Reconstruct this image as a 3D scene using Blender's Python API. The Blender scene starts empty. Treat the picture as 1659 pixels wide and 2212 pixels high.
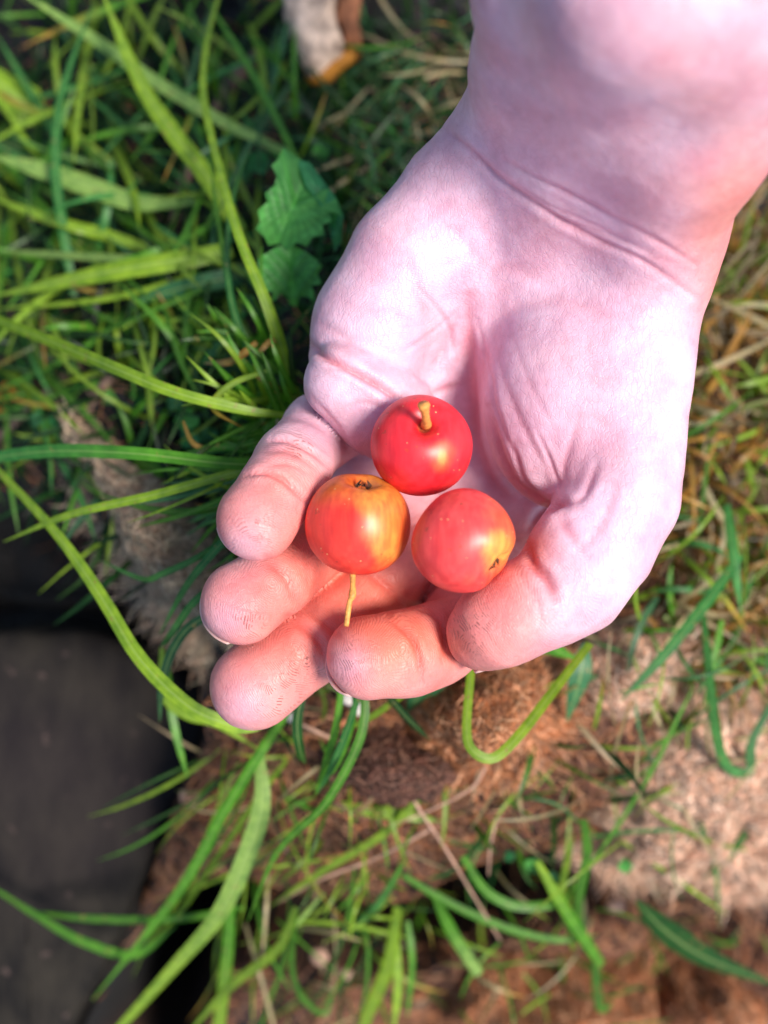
import bpy, math, random
import numpy as np
from mathutils import Vector, Matrix
random.seed(7); rng = np.random.default_rng(11)
scene = bpy.context.scene
COL = scene.collection
R = math.radians

# ------------------------------------------------------------------ camera, light
S = 0.11            # millimetres per layout pixel at the focus plane
CAM = 260.0         # camera height above focus plane, mm
cam = bpy.data.cameras.new('camera'); camo = bpy.data.objects.new('camera', cam); COL.objects.link(camo)
camo.location = (0, 0, CAM / 1000); camo.rotation_euler = (0, 0, 0)
cam.sensor_fit = 'VERTICAL'; cam.sensor_height = 24
cam.lens = 12 / ((2212 / 2 * S) / CAM)
cam.clip_start = .01; cam.clip_end = 50
cam.dof.use_dof = True; cam.dof.focus_distance = CAM / 1000 - .002
cam.dof.aperture_fstop = cam.lens / 6.8
scene.camera = camo
SUN_EL, SUN_AZ = R(60), R(-8)     # azimuth measured from +x towards +y
sd = Vector((math.cos(SUN_EL) * math.cos(SUN_AZ), math.cos(SUN_EL) * math.sin(SUN_AZ), math.sin(SUN_EL)))
w = bpy.data.worlds.new('World'); scene.world = w; w.use_nodes = True
nt = w.node_tree; bg = nt.nodes['Background']; sky = nt.nodes.new('ShaderNodeTexSky'); sky.sky_type = 'NISHITA'
sky.sun_disc = False; sky.sun_elevation = SUN_EL; sky.sun_rotation = math.pi / 2 - SUN_AZ
nt.links.new(sky.outputs[0], bg.inputs[0]); bg.inputs[1].default_value = .13
sl = bpy.data.lights.new('sun', 'SUN'); so = bpy.data.objects.new('sun', sl); COL.objects.link(so)
so.rotation_euler = sd.to_track_quat('Z', 'Y').to_euler(); so.location = (1, 0, 2)
sl.energy = 4.1; sl.angle = R(18); sl.color = (1, .93, .84)
scene.view_settings.view_transform = 'Standard'; scene.view_settings.look = 'None'
scene.view_settings.exposure = .58; scene.view_settings.gamma = 1

# ------------------------------------------------------------------ helpers
def W(px, py, z):
    """layout pixel + height (mm) -> millimetres"""
    k = S * (CAM - z) / CAM
    return np.array([(px - 829.5) * k, -(py - 1106) * k, z])
def rad(r, z): return r * S * (CAM - z) / CAM
def tag(o, label=None, cat=None, group=None, kind=None):
    if label: o['label'] = label
    if cat: o['category'] = cat
    if group: o['group'] = group
    if kind: o['kind'] = kind
    return o
def link(name, me, mat, parent=None, loc=(0, 0, 0)):
    o = bpy.data.objects.new(name, me); COL.objects.link(o); o.location = loc
    if mat is not None and not me.materials: me.materials.append(mat)
    if parent is not None:
        o.parent = parent
    return o
def empty(name, loc_mm):
    o = bpy.data.objects.new(name, None); COL.objects.link(o); o.location = Vector(loc_mm) / 1000
    o.empty_display_size = .01
    return o
def mesh_mm(name, V, F, origin=(0, 0, 0), smooth=True):
    V = (np.asarray(V, dtype=float) - np.asarray(origin, dtype=float)) / 1000
    me = bpy.data.meshes.new(name)
    F = np.asarray(F) if not isinstance(F, list) else F
    if isinstance(F, np.ndarray):
        n = F.shape[1]
        me.vertices.add(len(V)); me.vertices.foreach_set('co', V.astype(np.float32).ravel())
        me.loops.add(F.size); me.loops.foreach_set('vertex_index', F.astype(np.int32).ravel())
        me.polygons.add(len(F)); me.polygons.foreach_set('loop_start', (np.arange(len(F)) * n).astype(np.int32))
        me.polygons.foreach_set('loop_total', np.full(len(F), n, np.int32))
        me.update(calc_edges=True); me.validate()
    else:
        me.from_pydata([tuple(v) for v in V], [], F)
    if smooth: me.polygons.foreach_set('use_smooth', [True] * len(me.polygons))
    return me
def set_col(me, name, C):
    a = me.color_attributes.new(name, 'FLOAT_COLOR', 'POINT')
    C = np.asarray(C, dtype=np.float32)
    if C.ndim == 1: C = np.repeat(C[:, None], 3, 1)
    C4 = np.ones((len(C), 4), np.float32); C4[:, :3] = C
    a.data.foreach_set('color', C4.ravel())
def hashn(i, j, k, s):
    n = (i * 374761393 + j * 668265263 + k * 2147483647 + s * 1274126177).astype(np.int64)
    n = (n ^ (n >> 13)) * 1274126177; n = n & 0x7fffffff
    n = (n ^ (n >> 16)); return (n & 0xffff) / 65535.0
def vnoise(P, s=0):
    f = np.floor(P).astype(np.int64); t = P - f; t = t * t * (3 - 2 * t); o = 0
    for a in (0, 1):
        for b in (0, 1):
            for c in (0, 1):
                wgt = (t[:, 0] if a else 1 - t[:, 0]) * (t[:, 1] if b else 1 - t[:, 1]) * (t[:, 2] if c else 1 - t[:, 2])
                o = o + wgt * hashn(f[:, 0] + a, f[:, 1] + b, f[:, 2] + c, s)
    return o * 2 - 1
def fbm(P, sc, oct=4, s=0):
    o = 0; amp = 1
    for i in range(oct):
        o = o + amp * vnoise(P / sc, s + i); sc *= .5; amp *= .5
    return o
def sstep(a, b, x):
    t = np.clip((x - a) / (b - a), 0, 1); return t * t * (3 - 2 * t)
def catmull(P, n):
    P = np.asarray(P, dtype=float)
    if len(P) == 2:
        t = np.linspace(0, 1, n)[:, None]; return P[0] * (1 - t) + P[1] * t
    Q = np.vstack([2 * P[0] - P[1], P, 2 * P[-1] - P[-2]]); out = []
    for u in np.linspace(0, len(P) - 1 - 1e-6, n):
        i = int(u); t = u - i; a, b, c, d = Q[i:i + 4]
        out.append(.5 * (2 * b + (c - a) * t + (2 * a - 5 * b + 4 * c - d) * t * t + (3 * b - a - 3 * c + d) * t ** 3))
    return np.array(out)
def polydist(X, Y, pts, n=40):
    """distance in layout pixels to a polyline and parameter along it"""
    C = catmull(pts, n)
    best = np.full(X.shape, 1e9); bt = np.zeros(X.shape)
    for i in range(n - 1):
        a, b = C[i], C[i + 1]; d = b - a; L = d @ d + 1e-9
        t = np.clip(((X - a[0]) * d[0] + (Y - a[1]) * d[1]) / L, 0, 1)
        dd = np.hypot(X - a[0] - t * d[0], Y - a[1] - t * d[1])
        m = dd < best; best[m] = dd[m]; bt[m] = (i + t[m]) / (n - 1)
    return best, bt

# ------------------------------------------------------------------ materials
def new_mat(name):
    m = bpy.data.materials.new(name); m.use_nodes = True
    return m, m.node_tree, m.node_tree.nodes['Principled BSDF']
def N(nt, t, **kw):
    n = nt.nodes.new(t)
    for k, v in kw.items():
        if k in n.inputs: n.inputs[k].default_value = v
        else: setattr(n, k, v)
    return n
def ramp(nt, fac, stops):
    r = nt.nodes.new('ShaderNodeValToRGB'); e = r.color_ramp.elements
    while len(e) < len(stops): e.new(.5)
    for el, (p, c) in zip(e, stops): el.position = p; el.color = (*c, 1)
    nt.links.new(fac, r.inputs[0]); return r.outputs[0]
def math_(nt, op, a, b=None, c=None):
    n = nt.nodes.new('ShaderNodeMath'); n.operation = op
    for i, v in enumerate((a, b, c)):
        if v is None: continue
        if isinstance(v, (int, float)): n.inputs[i].default_value = v
        else: nt.links.new(v, n.inputs[i])
    return n.outputs[0]
def mixc(nt, fac, a, b, mode='MIX'):
    n = nt.nodes.new('ShaderNodeMix'); n.data_type = 'RGBA'; n.blend_type = mode
    for i, v in ((0, fac), (6, a), (7, b)):
        if isinstance(v, (int, float)): n.inputs[i].default_value = v
        elif isinstance(v, tuple): n.inputs[i].default_value = (*v, 1)
        else: nt.links.new(v, n.inputs[i])
    return n.outputs[2]

def skin_mat():
    m, nt, b = new_mat('skin'); L = nt.links
    col = N(nt, 'ShaderNodeAttribute', attribute_name='tone')
    det = N(nt, 'ShaderNodeAttribute', attribute_name='detail')   # r ridge coordinate, g ridge strength, b dirt
    sep = nt.nodes.new('ShaderNodeSeparateColor'); L.new(det.outputs['Color'], sep.inputs[0])
    tc = N(nt, 'ShaderNodeTexCoord')
    n1 = N(nt, 'ShaderNodeTexNoise', Scale=420, Detail=4); L.new(tc.outputs['Object'], n1.inputs['Vector'])
    n2 = N(nt, 'ShaderNodeTexNoise', Scale=90, Detail=3); L.new(tc.outputs['Object'], n2.inputs['Vector'])
    n3 = N(nt, 'ShaderNodeTexNoise', Scale=2200, Detail=2); L.new(tc.outputs['Object'], n3.inputs['Vector'])
    mot = ramp(nt, n2.outputs[0], [(.3, (.88, .76, .80)), (.7, (1.04, 1.08, 1.06))])
    c = mixc(nt, 1., col.outputs['Color'], mot, 'MULTIPLY')
    mot2 = ramp(nt, n1.outputs[0], [(.3, (.95, .9, .9)), (.7, (1.03, 1.04, 1.04))])
    c = mixc(nt, 1., c, mot2, 'MULTIPLY')
    ph = math_(nt, 'MULTIPLY', sep.outputs[0], 400.)
    ph = math_(nt, 'ADD', ph, math_(nt, 'MULTIPLY', n2.outputs[0], 5.))
    rid = math_(nt, 'SINE', ph)
    ridm = math_(nt, 'MULTIPLY', rid, sep.outputs[1])
    # dirt caught in short cracks that follow the ridges
    crk = math_(nt, 'GREATER_THAN', math_(nt, 'MULTIPLY', rid, -1.), .25)
    crk = math_(nt, 'MULTIPLY', crk, math_(nt, 'GREATER_THAN', n1.outputs[0], .53))
    crk = math_(nt, 'MULTIPLY', crk, sep.outputs[2])
    c = mixc(nt, math_(nt, 'MULTIPLY', crk, .75), c, (.16, .05, .04))
    L.new(c, b.inputs['Base Color'])
    b.inputs['Roughness'].default_value = .42
    b.inputs['Specular IOR Level'].default_value = .4
    b.inputs['Subsurface Weight'].default_value = .22
    b.inputs['Subsurface Radius'].default_value = (1, .32, .2); b.inputs['Subsurface Scale'].default_value = .0022
    h = math_(nt, 'ADD', math_(nt, 'MULTIPLY', ridm, .22), math_(nt, 'MULTIPLY', n1.outputs[0], .8))
    h = math_(nt, 'ADD', h, math_(nt, 'MULTIPLY', n3.outputs[0], .35))
    nd = N(nt, 'ShaderNodeMix', data_type='VECTOR') if False else None
    vm = N(nt, 'ShaderNodeVectorMath', operation='MULTIPLY_ADD'); L.new(n1.outputs['Color'], vm.inputs[0]); vm.inputs[1].default_value = (.0016, .0016, .0016); L.new(tc.outputs['Object'], vm.inputs[2])
    mp = N(nt, 'ShaderNodeMapping'); mp.inputs['Scale'].default_value = (1, .4, 1); mp.inputs['Rotation'].default_value = (0, 0, .5); L.new(vm.outputs[0], mp.inputs[0])
    vo = N(nt, 'ShaderNodeTexVoronoi', feature='DISTANCE_TO_EDGE', Scale=880); L.new(mp.outputs[0], vo.inputs['Vector'])
    ln = math_(nt, 'MINIMUM', vo.outputs['Distance'], .07)
    h = math_(nt, 'ADD', h, math_(nt, 'MULTIPLY', ln, 4.5))
    bp = N(nt, 'ShaderNodeBump', Strength=.6, Distance=.0003); L.new(h, bp.inputs['Height']); L.new(bp.outputs[0], b.inputs['Normal'])
    return m
def apple_mat():
    m, nt, b = new_mat('apple_skin'); L = nt.links
    col = N(nt, 'ShaderNodeAttribute', attribute_name='tone'); tc = N(nt, 'ShaderNodeTexCoord')
    v = N(nt, 'ShaderNodeTexVoronoi', Scale=480); L.new(tc.outputs['Object'], v.inputs['Vector'])
    n = N(nt, 'ShaderNodeTexNoise', Scale=200, Detail=4); L.new(tc.outputs['Object'], n.inputs['Vector'])
    dot = math_(nt, 'MULTIPLY', math_(nt, 'LESS_THAN', v.outputs['Distance'], .095), math_(nt, 'GREATER_THAN', n.outputs[0], .48))
    c = mixc(nt, 1., col.outputs['Color'], ramp(nt, n.outputs[0], [(.3, (.86, .8, .8)), (.7, (1.1, 1.12, 1.1))]), 'MULTIPLY')
    n5 = N(nt, 'ShaderNodeTexNoise', Scale=520, Detail=3); L.new(tc.outputs['Object'], n5.inputs['Vector'])
    c = mixc(nt, math_(nt, 'MULTIPLY', math_(nt, 'GREATER_THAN', n5.outputs[0], .69), .5), c, (.25, .05, .02))
    sm = N(nt, 'ShaderNodeMapping'); sm.inputs['Scale'].default_value = (1, .12, 1); L.new(tc.outputs['Object'], sm.inputs[0])
    n6 = N(nt, 'ShaderNodeTexNoise', Scale=700, Detail=3); L.new(sm.outputs[0], n6.inputs['Vector'])
    c = mixc(nt, .6, c, ramp(nt, n6.outputs[0], [(.35, (.75, .55, .6)), (.65, (1.1, 1.35, 1.2))]), 'MULTIPLY')
    c = mixc(nt, math_(nt, 'MULTIPLY', dot, .7), c, (.80, .50, .22))
    L.new(c, b.inputs['Base Color'])
    b.inputs['Roughness'].default_value = .4; b.inputs['Specular IOR Level'].default_value = .5
    b.inputs['Subsurface Weight'].default_value = .15; b.inputs['Subsurface Radius'].default_value = (1, .3, .1); b.inputs['Subsurface Scale'].default_value = .002
    bp = N(nt, 'ShaderNodeBump', Strength=.25, Distance=.0002); L.new(n.outputs[0], bp.inputs['Height']); L.new(bp.outputs[0], b.inputs['Normal'])
    return m
def plain(name, col, rough=.7, var=.35, scale=300, bump=.3, dist=.0005, sss=0, spec=.3):
    m, nt, b = new_mat(name); L = nt.links; tc = N(nt, 'ShaderNodeTexCoord')
    n = N(nt, 'ShaderNodeTexNoise', Scale=scale, Detail=5); L.new(tc.outputs['Object'], n.inputs['Vector'])
    c = ramp(nt, n.outputs[0], [(.3, tuple(x * (1 - var) for x in col)), (.7, tuple(min(1, x * (1 + var)) for x in col))])
    L.new(c, b.inputs['Base Color']); b.inputs['Roughness'].default_value = rough; b.inputs['Specular IOR Level'].default_value = spec
    if sss: b.inputs['Subsurface Weight'].default_value = sss; b.inputs['Subsurface Scale'].default_value = .001
    bp = N(nt, 'ShaderNodeBump', Strength=bump, Distance=dist); L.new(n.outputs[0], bp.inputs['Height']); L.new(bp.outputs[0], b.inputs['Normal'])
    return m
def leaf_mat(name, attr=True, rough=.45, trans=.35):
    """colour comes from the vertex attribute 'tone' of the blades"""
    m, nt, b = new_mat(name); L = nt.links
    a = N(nt, 'ShaderNodeAttribute', attribute_name='tone'); tc = N(nt, 'ShaderNodeTexCoord')
    n = N(nt, 'ShaderNodeTexNoise', Scale=260, Detail=3); L.new(tc.outputs['Object'], n.inputs['Vector'])
    c = mixc(nt, 1., a.outputs['Color'], ramp(nt, n.outputs[0], [(.3, (.62, .72, .7)), (.7, (1.25, 1.2, 1.15))]), 'MULTIPLY')
    ac = N(nt, 'ShaderNodeAttribute', attribute_name='across'); sp = nt.nodes.new('ShaderNodeSeparateColor'); L.new(ac.outputs['Color'], sp.inputs[0])
    stp = math_(nt, 'SINE', math_(nt, 'MULTIPLY', sp.outputs[0], 30.)); stp = math_(nt, 'MULTIPLY', stp, sp.outputs[1])
    c = mixc(nt, math_(nt, 'MULTIPLY_ADD', stp, .5, .5), c, mixc(nt, math_(nt, 'MULTIPLY', sp.outputs[1], 1.), c, mixc(nt, 1., c, (.75, .8, .72), 'MULTIPLY')))
    mid = math_(nt, 'MULTIPLY', math_(nt, 'LESS_THAN', math_(nt, 'ABSOLUTE', math_(nt, 'SUBTRACT', sp.outputs[0], .5)), .06), sp.outputs[1])
    c = mixc(nt, math_(nt, 'MULTIPLY', mid, .35), c, (.35, .48, .16))
    n9 = N(nt, 'ShaderNodeTexNoise', Scale=420, Detail=3); L.new(tc.outputs['Object'], n9.inputs['Vector'])
    c = mixc(nt, math_(nt, 'MULTIPLY', math_(nt, 'MULTIPLY', math_(nt, 'GREATER_THAN', n9.outputs[0], .68), sp.outputs[1]), .6), c, (.30, .20, .07))
    L.new(c, b.inputs['Base Color']); b.inputs['Roughness'].default_value = rough; b.inputs['Specular IOR Level'].default_value = .35
    t = N(nt, 'ShaderNodeBsdfTranslucent'); L.new(mixc(nt, 1., c, (1.5, 1.6, .7), 'MULTIPLY'), t.inputs[0])
    mx = nt.nodes.new('ShaderNodeMixShader'); mx.inputs[0].default_value = trans
    L.new(b.outputs[0], mx.inputs[1]); L.new(t.outputs[0], mx.inputs[2]); L.new(mx.outputs[0], nt.nodes['Material Output'].inputs[0])
    return m
def ground_mat():
    m, nt, b = new_mat('soil'); L = nt.links
    a = N(nt, 'ShaderNodeAttribute', attribute_name='tone'); tc = N(nt, 'ShaderNodeTexCoord')
    n = N(nt, 'ShaderNodeTexNoise', Scale=180, Detail=8, Roughness=.7); L.new(tc.outputs['Object'], n.inputs['Vector'])
    c = mixc(nt, 1., a.outputs['Color'], ramp(nt, n.outputs[0], [(.32, (.25, .25, .28)), (.55, (.9, .9, .9)), (.72, (2.0, 1.9, 1.8))]), 'MULTIPLY')
    L.new(c, b.inputs['Base Color']); b.inputs['Roughness'].default_value = .9
    bp = N(nt, 'ShaderNodeBump', Strength=.8, Distance=.003); L.new(n.outputs[0], bp.inputs['Height']); L.new(bp.outputs[0], b.inputs['Normal'])
    return m
def slab_mat():
    m, nt, b = new_mat('dark_stone'); L = nt.links; tc = N(nt, 'ShaderNodeTexCoord')
    mp = N(nt, 'ShaderNodeMapping'); mp.inputs['Scale'].default_value = (2, .9, 1); mp.inputs['Rotation'].default_value = (0, 0, R(-22))
    L.new(tc.outputs['Object'], mp.inputs[0])
    n = N(nt, 'ShaderNodeTexNoise', Scale=45, Detail=7, Roughness=.6); L.new(mp.outputs[0], n.inputs['Vector'])
    n2 = N(nt, 'ShaderNodeTexNoise', Scale=9, Detail=2); L.new(tc.outputs['Object'], n2.inputs['Vector'])
    n3 = N(nt, 'ShaderNodeTexNoise', Scale=130, Detail=2); L.new(tc.outputs['Object'], n3.inputs['Vector'])
    c = ramp(nt, n.outputs[0], [(.35, (.005, .004, .0035)), (.65, (.022, .018, .013))])
    c = mixc(nt, ramp(nt, n2.outputs[0], [(.4, (0, 0, 0)), (.7, (.6, .6, .6))]), c, (.018, .012, .014))
    c = mixc(nt, ramp(nt, n3.outputs[0], [(.68, (0, 0, 0)), (.74, (.8, .8, .8))]), c, (.06, .04, .035))
    L.new(c, b.inputs['Base Color']); b.inputs['Roughness'].default_value = .8; b.inputs['Specular IOR Level'].default_value = .2
    bp = N(nt, 'ShaderNodeBump', Strength=.6, Distance=.002); L.new(n.outputs[0], bp.inputs['Height']); L.new(bp.outputs[0], b.inputs['Normal'])
    return m
M_skin = skin_mat(); M_apple = apple_mat(); M_leaf = leaf_mat('grass_leaf'); M_soil = ground_mat(); M_slab = slab_mat()
M_dry = leaf_mat('dry_fibre', rough=.7, trans=.15)
M_nail = plain('nail', (.68, .42, .38), rough=.3, var=.08, bump=.1, sss=.2, spec=.5)
M_stem = plain('apple_stem', (.66, .29, .07), rough=.5, var=.35, scale=900, bump=.4, dist=.0003)
M_calyx = plain('calyx', (.09, .035, .02), rough=.8, var=.5, scale=900)
M_bark = plain('pale_bark', (.62, .40, .29), rough=.8, var=.8, scale=120, bump=.8, dist=.002)
M_barkside = plain('brown_bark', (.24, .09, .04), rough=.8, var=.5, scale=160, bump=.7, dist=.002)
M_barkrim = plain('ochre_bark', (.42, .17, .02), rough=.7, var=.4, scale=160)
M_twig = plain('twig_bark', (.16, .10, .075), rough=.85, var=.5, scale=200)
M_pebble = plain('white_pebble', (.55, .50, .47), rough=.6, var=.25, scale=300)

# ------------------------------------------------------------------ hand as a signed distance field
def cone(a, b, ra, rb):
    a = np.asarray(a, float); b = np.asarray(b, float); d = b - a; L = d @ d
    def f(P):
        q = P - a; t = np.clip(q @ d / L, 0, 1)
        return np.linalg.norm(q - t[:, None] * d, axis=1) - (ra + t * (rb - ra))
    return f
def chain(pts):
    """pts: (px,py,z,rpx) ..."""
    out = []
    for p, q in zip(pts[:-1], pts[1:]):
        out.append(cone(W(*p[:3]), W(*q[:3]), rad(p[3], p[2]), rad(q[3], q[2])))
    return out
def ell(px, py, z, rx, ry, rz, rot=0):
    c = W(px, py, z); k = S * (CAM - z) / CAM; Rr = np.array([rx * k, ry * k, rz])
    ca, sa = math.cos(R(rot)), math.sin(R(rot))
    def f(P):
        q = P - c; x = q[:, 0] * ca + q[:, 1] * sa; y = -q[:, 0] * sa + q[:, 1] * ca
        v = np.stack([x, y, q[:, 2]], 1); k0 = np.linalg.norm(v / Rr, axis=1); k1 = np.linalg.norm(v / Rr ** 2, axis=1) + 1e-9
        return k0 * (k0 - 1) / k1
    return f
def smin(a, b, k):
    h = np.clip(.5 + .5 * (b - a) / k, 0, 1)
    return b * (1 - h) + a * h - k * h * (1 - h)
def smax(a, b, k): return -smin(-a, -b, k)

def far(x, y, z, r): return (np.array([x, y, z], float), r)
arm1 = chain([(1000, 420, -12, 120), (1120, 300, -2, 128), (1178, 130, 22, 142), (1190, -30, 44, 150)])
a1 = W(1190, -30, 44); arm1.append(cone(a1, (60, 260, 110), rad(150, 44), 22))
arm2 = chain([(1380, 660, -8, 128), (1400, 520, 0, 142), (1475, 270, 30, 188), (1560, 20, 56, 200)])
a2 = W(1560, 20, 56); arm2.append(cone(a2, (105, 250, 115), rad(200, 56), 28))
arm3 = chain([(1180, 520, -12, 150), (1270, 330, 7, 170), (1350, 130, 36, 190), (1370, -20, 59, 200)])
a3 = W(1370, -20, 59); arm3.append(cone(a3, (84, 255, 122), rad(200, 59), 26))
tendon = chain([(1120, 420, -4, 24), (1170, 300, 9, 28), (1245, 100, 36, 28), (1260, -50, 58, 28)]) + \
         chain([(1230, 430, 0, 24), (1290, 300, 16, 28), (1350, 100, 44, 28)])
palm = arm1 + arm2 + arm3
palm += chain([(1000, 440, -14, 118), (885, 565, -15, 116), (806, 700, -17, 114), (785, 790, -18, 112)])     # little-finger side mound
palm += chain([(1000, 560, -24, 140), (960, 700, -33, 120), (900, 800, -34, 110), (880, 930, -38, 105)])
palm += chain([(1090, 620, -25, 140), (1110, 800, -36, 130), (1090, 960, -40, 110), (1060, 1080, -46, 100)])
palm += chain([(830, 880, -36, 95), (930, 1010, -44, 100), (1040, 1110, -46, 95), (1150, 1120, -42, 100)])
palm += chain([(830, 960, -42, 100), (770, 1060, -42, 90)])
palm += [ell(1250, 850, -12, 205, 258, 22, -8)]                                                          # thumb mound
palm += chain([(1365, 640, -8, 108), (1355, 800, -6, 108), (1352, 980, -2, 112)])
thumb = chain([(1352, 960, -2, 113), (1345, 1075, 1, 117), (1292, 1170, 3, 117), (1232, 1252, 5, 114), (1180, 1292, 7, 100)])
thumb_d = chain([(1196, 1298, 6, 92), (1140, 1308, 8, 97), (1070, 1350, 7, 88), (1036, 1374, 4, 70)])
bulge = [ell(1218, 1178, 9, 76, 72, 8.5, 20), ell(1250, 1120, 5, 70, 60, 9, 30)]
pad5 = chain([(850, 905, -17, 100), (800, 872, -11, 98), (745, 832, -7, 90)]) 
pinky = chain([(765, 905, -30, 80), (694, 930, -20, 80), (632, 1003, -5, 82), (606, 1050, 2, 82), (556, 1122, 8, 91)])
ring = chain([(900, 1080, -40, 84), (770, 1146, -28, 74), (655, 1208, -15, 74), (600, 1250, -9, 81), (524, 1302, -3, 93)])
middle = chain([(960, 1150, -42, 92), (840, 1235, -31, 98), (730, 1322, -23, 93), (668, 1380, -18, 94), (551, 1480, -11, 97)])
index_a = chain([(1080, 1150, -44, 90), (1020, 1250, -36, 84), (985, 1330, -26, 82)])
index_b = chain([(1002, 1362, -18, 80), (940, 1392, -9, 84), (880, 1410, -4, 88), (795, 1419, 1, 90)])

def group(P, fs, k):
    d = fs[0](P)
    for f in fs[1:]: d = smin(d, f(P), k)
    return d
def hand_sdf(P):
    d = group(P, palm, 9.)
    d = smin(d, group(P, tendon, 3.), 5.)
    th = group(P, thumb, 4.)
    d = smin(d, th, 5.)
    d = smin(d, group(P, bulge, 4.), 3.)
    d = smin(d, group(P, thumb_d, 4.), 1.6)
    d = smin(d, group(P, pad5, 4.), 2.2)
    def fing(d, fs, base, kb=3., kt=.9):
        g = group(P, fs, 3.)
        r = np.linalg.norm(P - W(*base), axis=1)
        far_ = sstep(4, 15, r); k = kb + (kt - kb) * far_
        o = smin(d, g, k)
        return o + 1.1 * far_ * np.exp(-((d - g) / 1.9) ** 2)
    d = fing(d, pinky, (800, 930, -24), .9, .9)
    d = fing(d, ring, (930, 1070, -42))
    d = fing(d, middle, (990, 1130, -44))
    ix = smin(group(P, index_a, 3.), group(P, index_b, 3.), 2.)
    r = np.linalg.norm(P - W(1090, 1140, -44), axis=1)
    far_ = sstep(4, 15, r); o = smin(d, ix, 4 - 2.9 * far_)
    return o + 1.0 * far_ * np.exp(-((d - ix) / 1.9) ** 2)

def build_hand():
    lo = np.array([-48., -62, -66]); hi = np.array([140., 262, 146]); h = .82
    nc = 4
    n = np.ceil((hi - lo) / (h * nc)).astype(int) * nc + 1
    ax = [lo[i] + np.arange(n[i]) * h for i in range(3)]
    cx = [a[::nc] for a in ax]
    G = np.stack(np.meshgrid(*cx, indexing='ij'), -1); sh = G.shape[:3]
    Dc = hand_sdf(G.reshape(-1, 3)).reshape(sh)
    F = np.repeat(np.repeat(np.repeat(Dc, nc, 0), nc, 1), nc, 2)[:n[0], :n[1], :n[2]].copy()
    # refine around the surface
    near = np.abs(Dc) < h * nc * 2.0
    near = np.repeat(np.repeat(np.repeat(near, nc, 0), nc, 1), nc, 2)
    c = nc // 2     # centre blocks on coarse samples
    nr = np.zeros(tuple(n), bool); nr[...] = near[c:c + n[0], c:c + n[1], c:c + n[2]] if near.shape[0] >= n[0] + c else near[:n[0], :n[1], :n[2]]
    nr |= near[:n[0], :n[1], :n[2]]
    idx = np.argwhere(nr)
    P = lo + idx * h
    F[nr] = hand_sdf(P)
    # surface nets
    s = F < 0
    c8 = [s[i:n[0] - 1 + i, j:n[1] - 1 + j, k:n[2] - 1 + k] for i in (0, 1) for j in (0, 1) for k in (0, 1)]
    cnt = sum(x.astype(np.int8) for x in c8); act = (cnt > 0) & (cnt < 8)
    ci = np.argwhere(act); vid = np.full(act.shape, -1, np.int64); vid[act] = np.arange(len(ci))
    acc = np.zeros((len(ci), 3)); num = np.zeros(len(ci))
    offs = [(i, j, k) for i in (0, 1) for j in (0, 1) for k in (0, 1)]
    for a in offs:
        for b in offs:
            if sum(abs(x - y) for x, y in zip(a, b)) == 1 and a < b:
                A = F[ci[:, 0] + a[0], ci[:, 1] + a[1], ci[:, 2] + a[2]]; B = F[ci[:, 0] + b[0], ci[:, 1] + b[1], ci[:, 2] + b[2]]
                m = (A < 0) != (B < 0); t = A[m] / (A[m] - B[m])
                acc[m] += np.array(a) + t[:, None] * (np.array(b) - np.array(a)); num[m] += 1
    V = lo + (ci + acc / num[:, None]) * h
    quads = []
    for axn, (u, v) in enumerate(((1, 2), (2, 0), (0, 1))):
        sl0 = [slice(1, -1)] * 3; sl1 = [slice(1, -1)] * 3
        sl0[axn] = slice(0, n[axn] - 1); sl1[axn] = slice(1, n[axn])
        A = s[tuple(sl0)]; B = s[tuple(sl1)]; e = np.argwhere(A != B)
        off = np.ones(3, int); off[axn] = 0; e2 = e + off
        du = np.zeros(3, int); dv = np.zeros(3, int); du[u] = 1; dv[v] = 1
        g = lambda q: vid[q[:, 0], q[:, 1], q[:, 2]]
        q = np.stack([g(e2 - du - dv), g(e2 - dv), g(e2), g(e2 - du)], 1)
        flip = ~A[tuple(e.T)]
        q[flip] = q[flip][:, ::-1]; quads.append(q)
    Q = np.vstack(quads); Q = Q[(Q >= 0).all(1)]
    # one linear subdivision
    E = np.vstack([Q[:, [0, 1]], Q[:, [1, 2]], Q[:, [2, 3]], Q[:, [3, 0]]]); E.sort(axis=1)
    key = E[:, 0] * len(V) + E[:, 1]; uk, inv = np.unique(key, return_inverse=True)
    ea = uk // len(V); eb = uk % len(V); nV = len(V); nE = len(uk); nQ = len(Q)
    V2 = np.vstack([V, (V[ea] + V[eb]) / 2, V[Q].mean(1)])
    em = nV + inv.reshape(4, nQ); fc = nV + nE + np.arange(nQ)
    Q2 = np.vstack([np.stack([Q[:, 0], em[0], fc, em[3]], 1), np.stack([em[0], Q[:, 1], em[1], fc], 1),
                    np.stack([fc, em[1], Q[:, 2], em[2]], 1), np.stack([em[3], fc, em[2], Q[:, 3]], 1)])
    V = V2; Q = Q2
    for it in range(2):
        d = hand_sdf(V); e = .12
        g = np.stack([hand_sdf(V + np.array(o) * e) - d for o in ((1, 0, 0), (0, 1, 0), (0, 0, 1))], 1) / e
        gl = np.linalg.norm(g, axis=1) + 1e-6
        V = V - g / gl[:, None] * np.clip(d / np.maximum(gl, .5), -.5, .5)[:, None]
    Nn = g / gl[:, None]
    return V, Q, Nn
HV, HQ, HN = build_hand()
HPX = HV[:, 0] / (S * (CAM - HV[:, 2]) / CAM) + 829.5; HPY = -HV[:, 1] / (S * (CAM - HV[:, 2]) / CAM) + 1106
up = sstep(-.1, .35, HN[:, 2])
disp = .35 * fbm(HV, 26, 3, 5) + .10 * fbm(HV, 5, 3, 9)
redl = np.zeros(len(HV))
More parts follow.
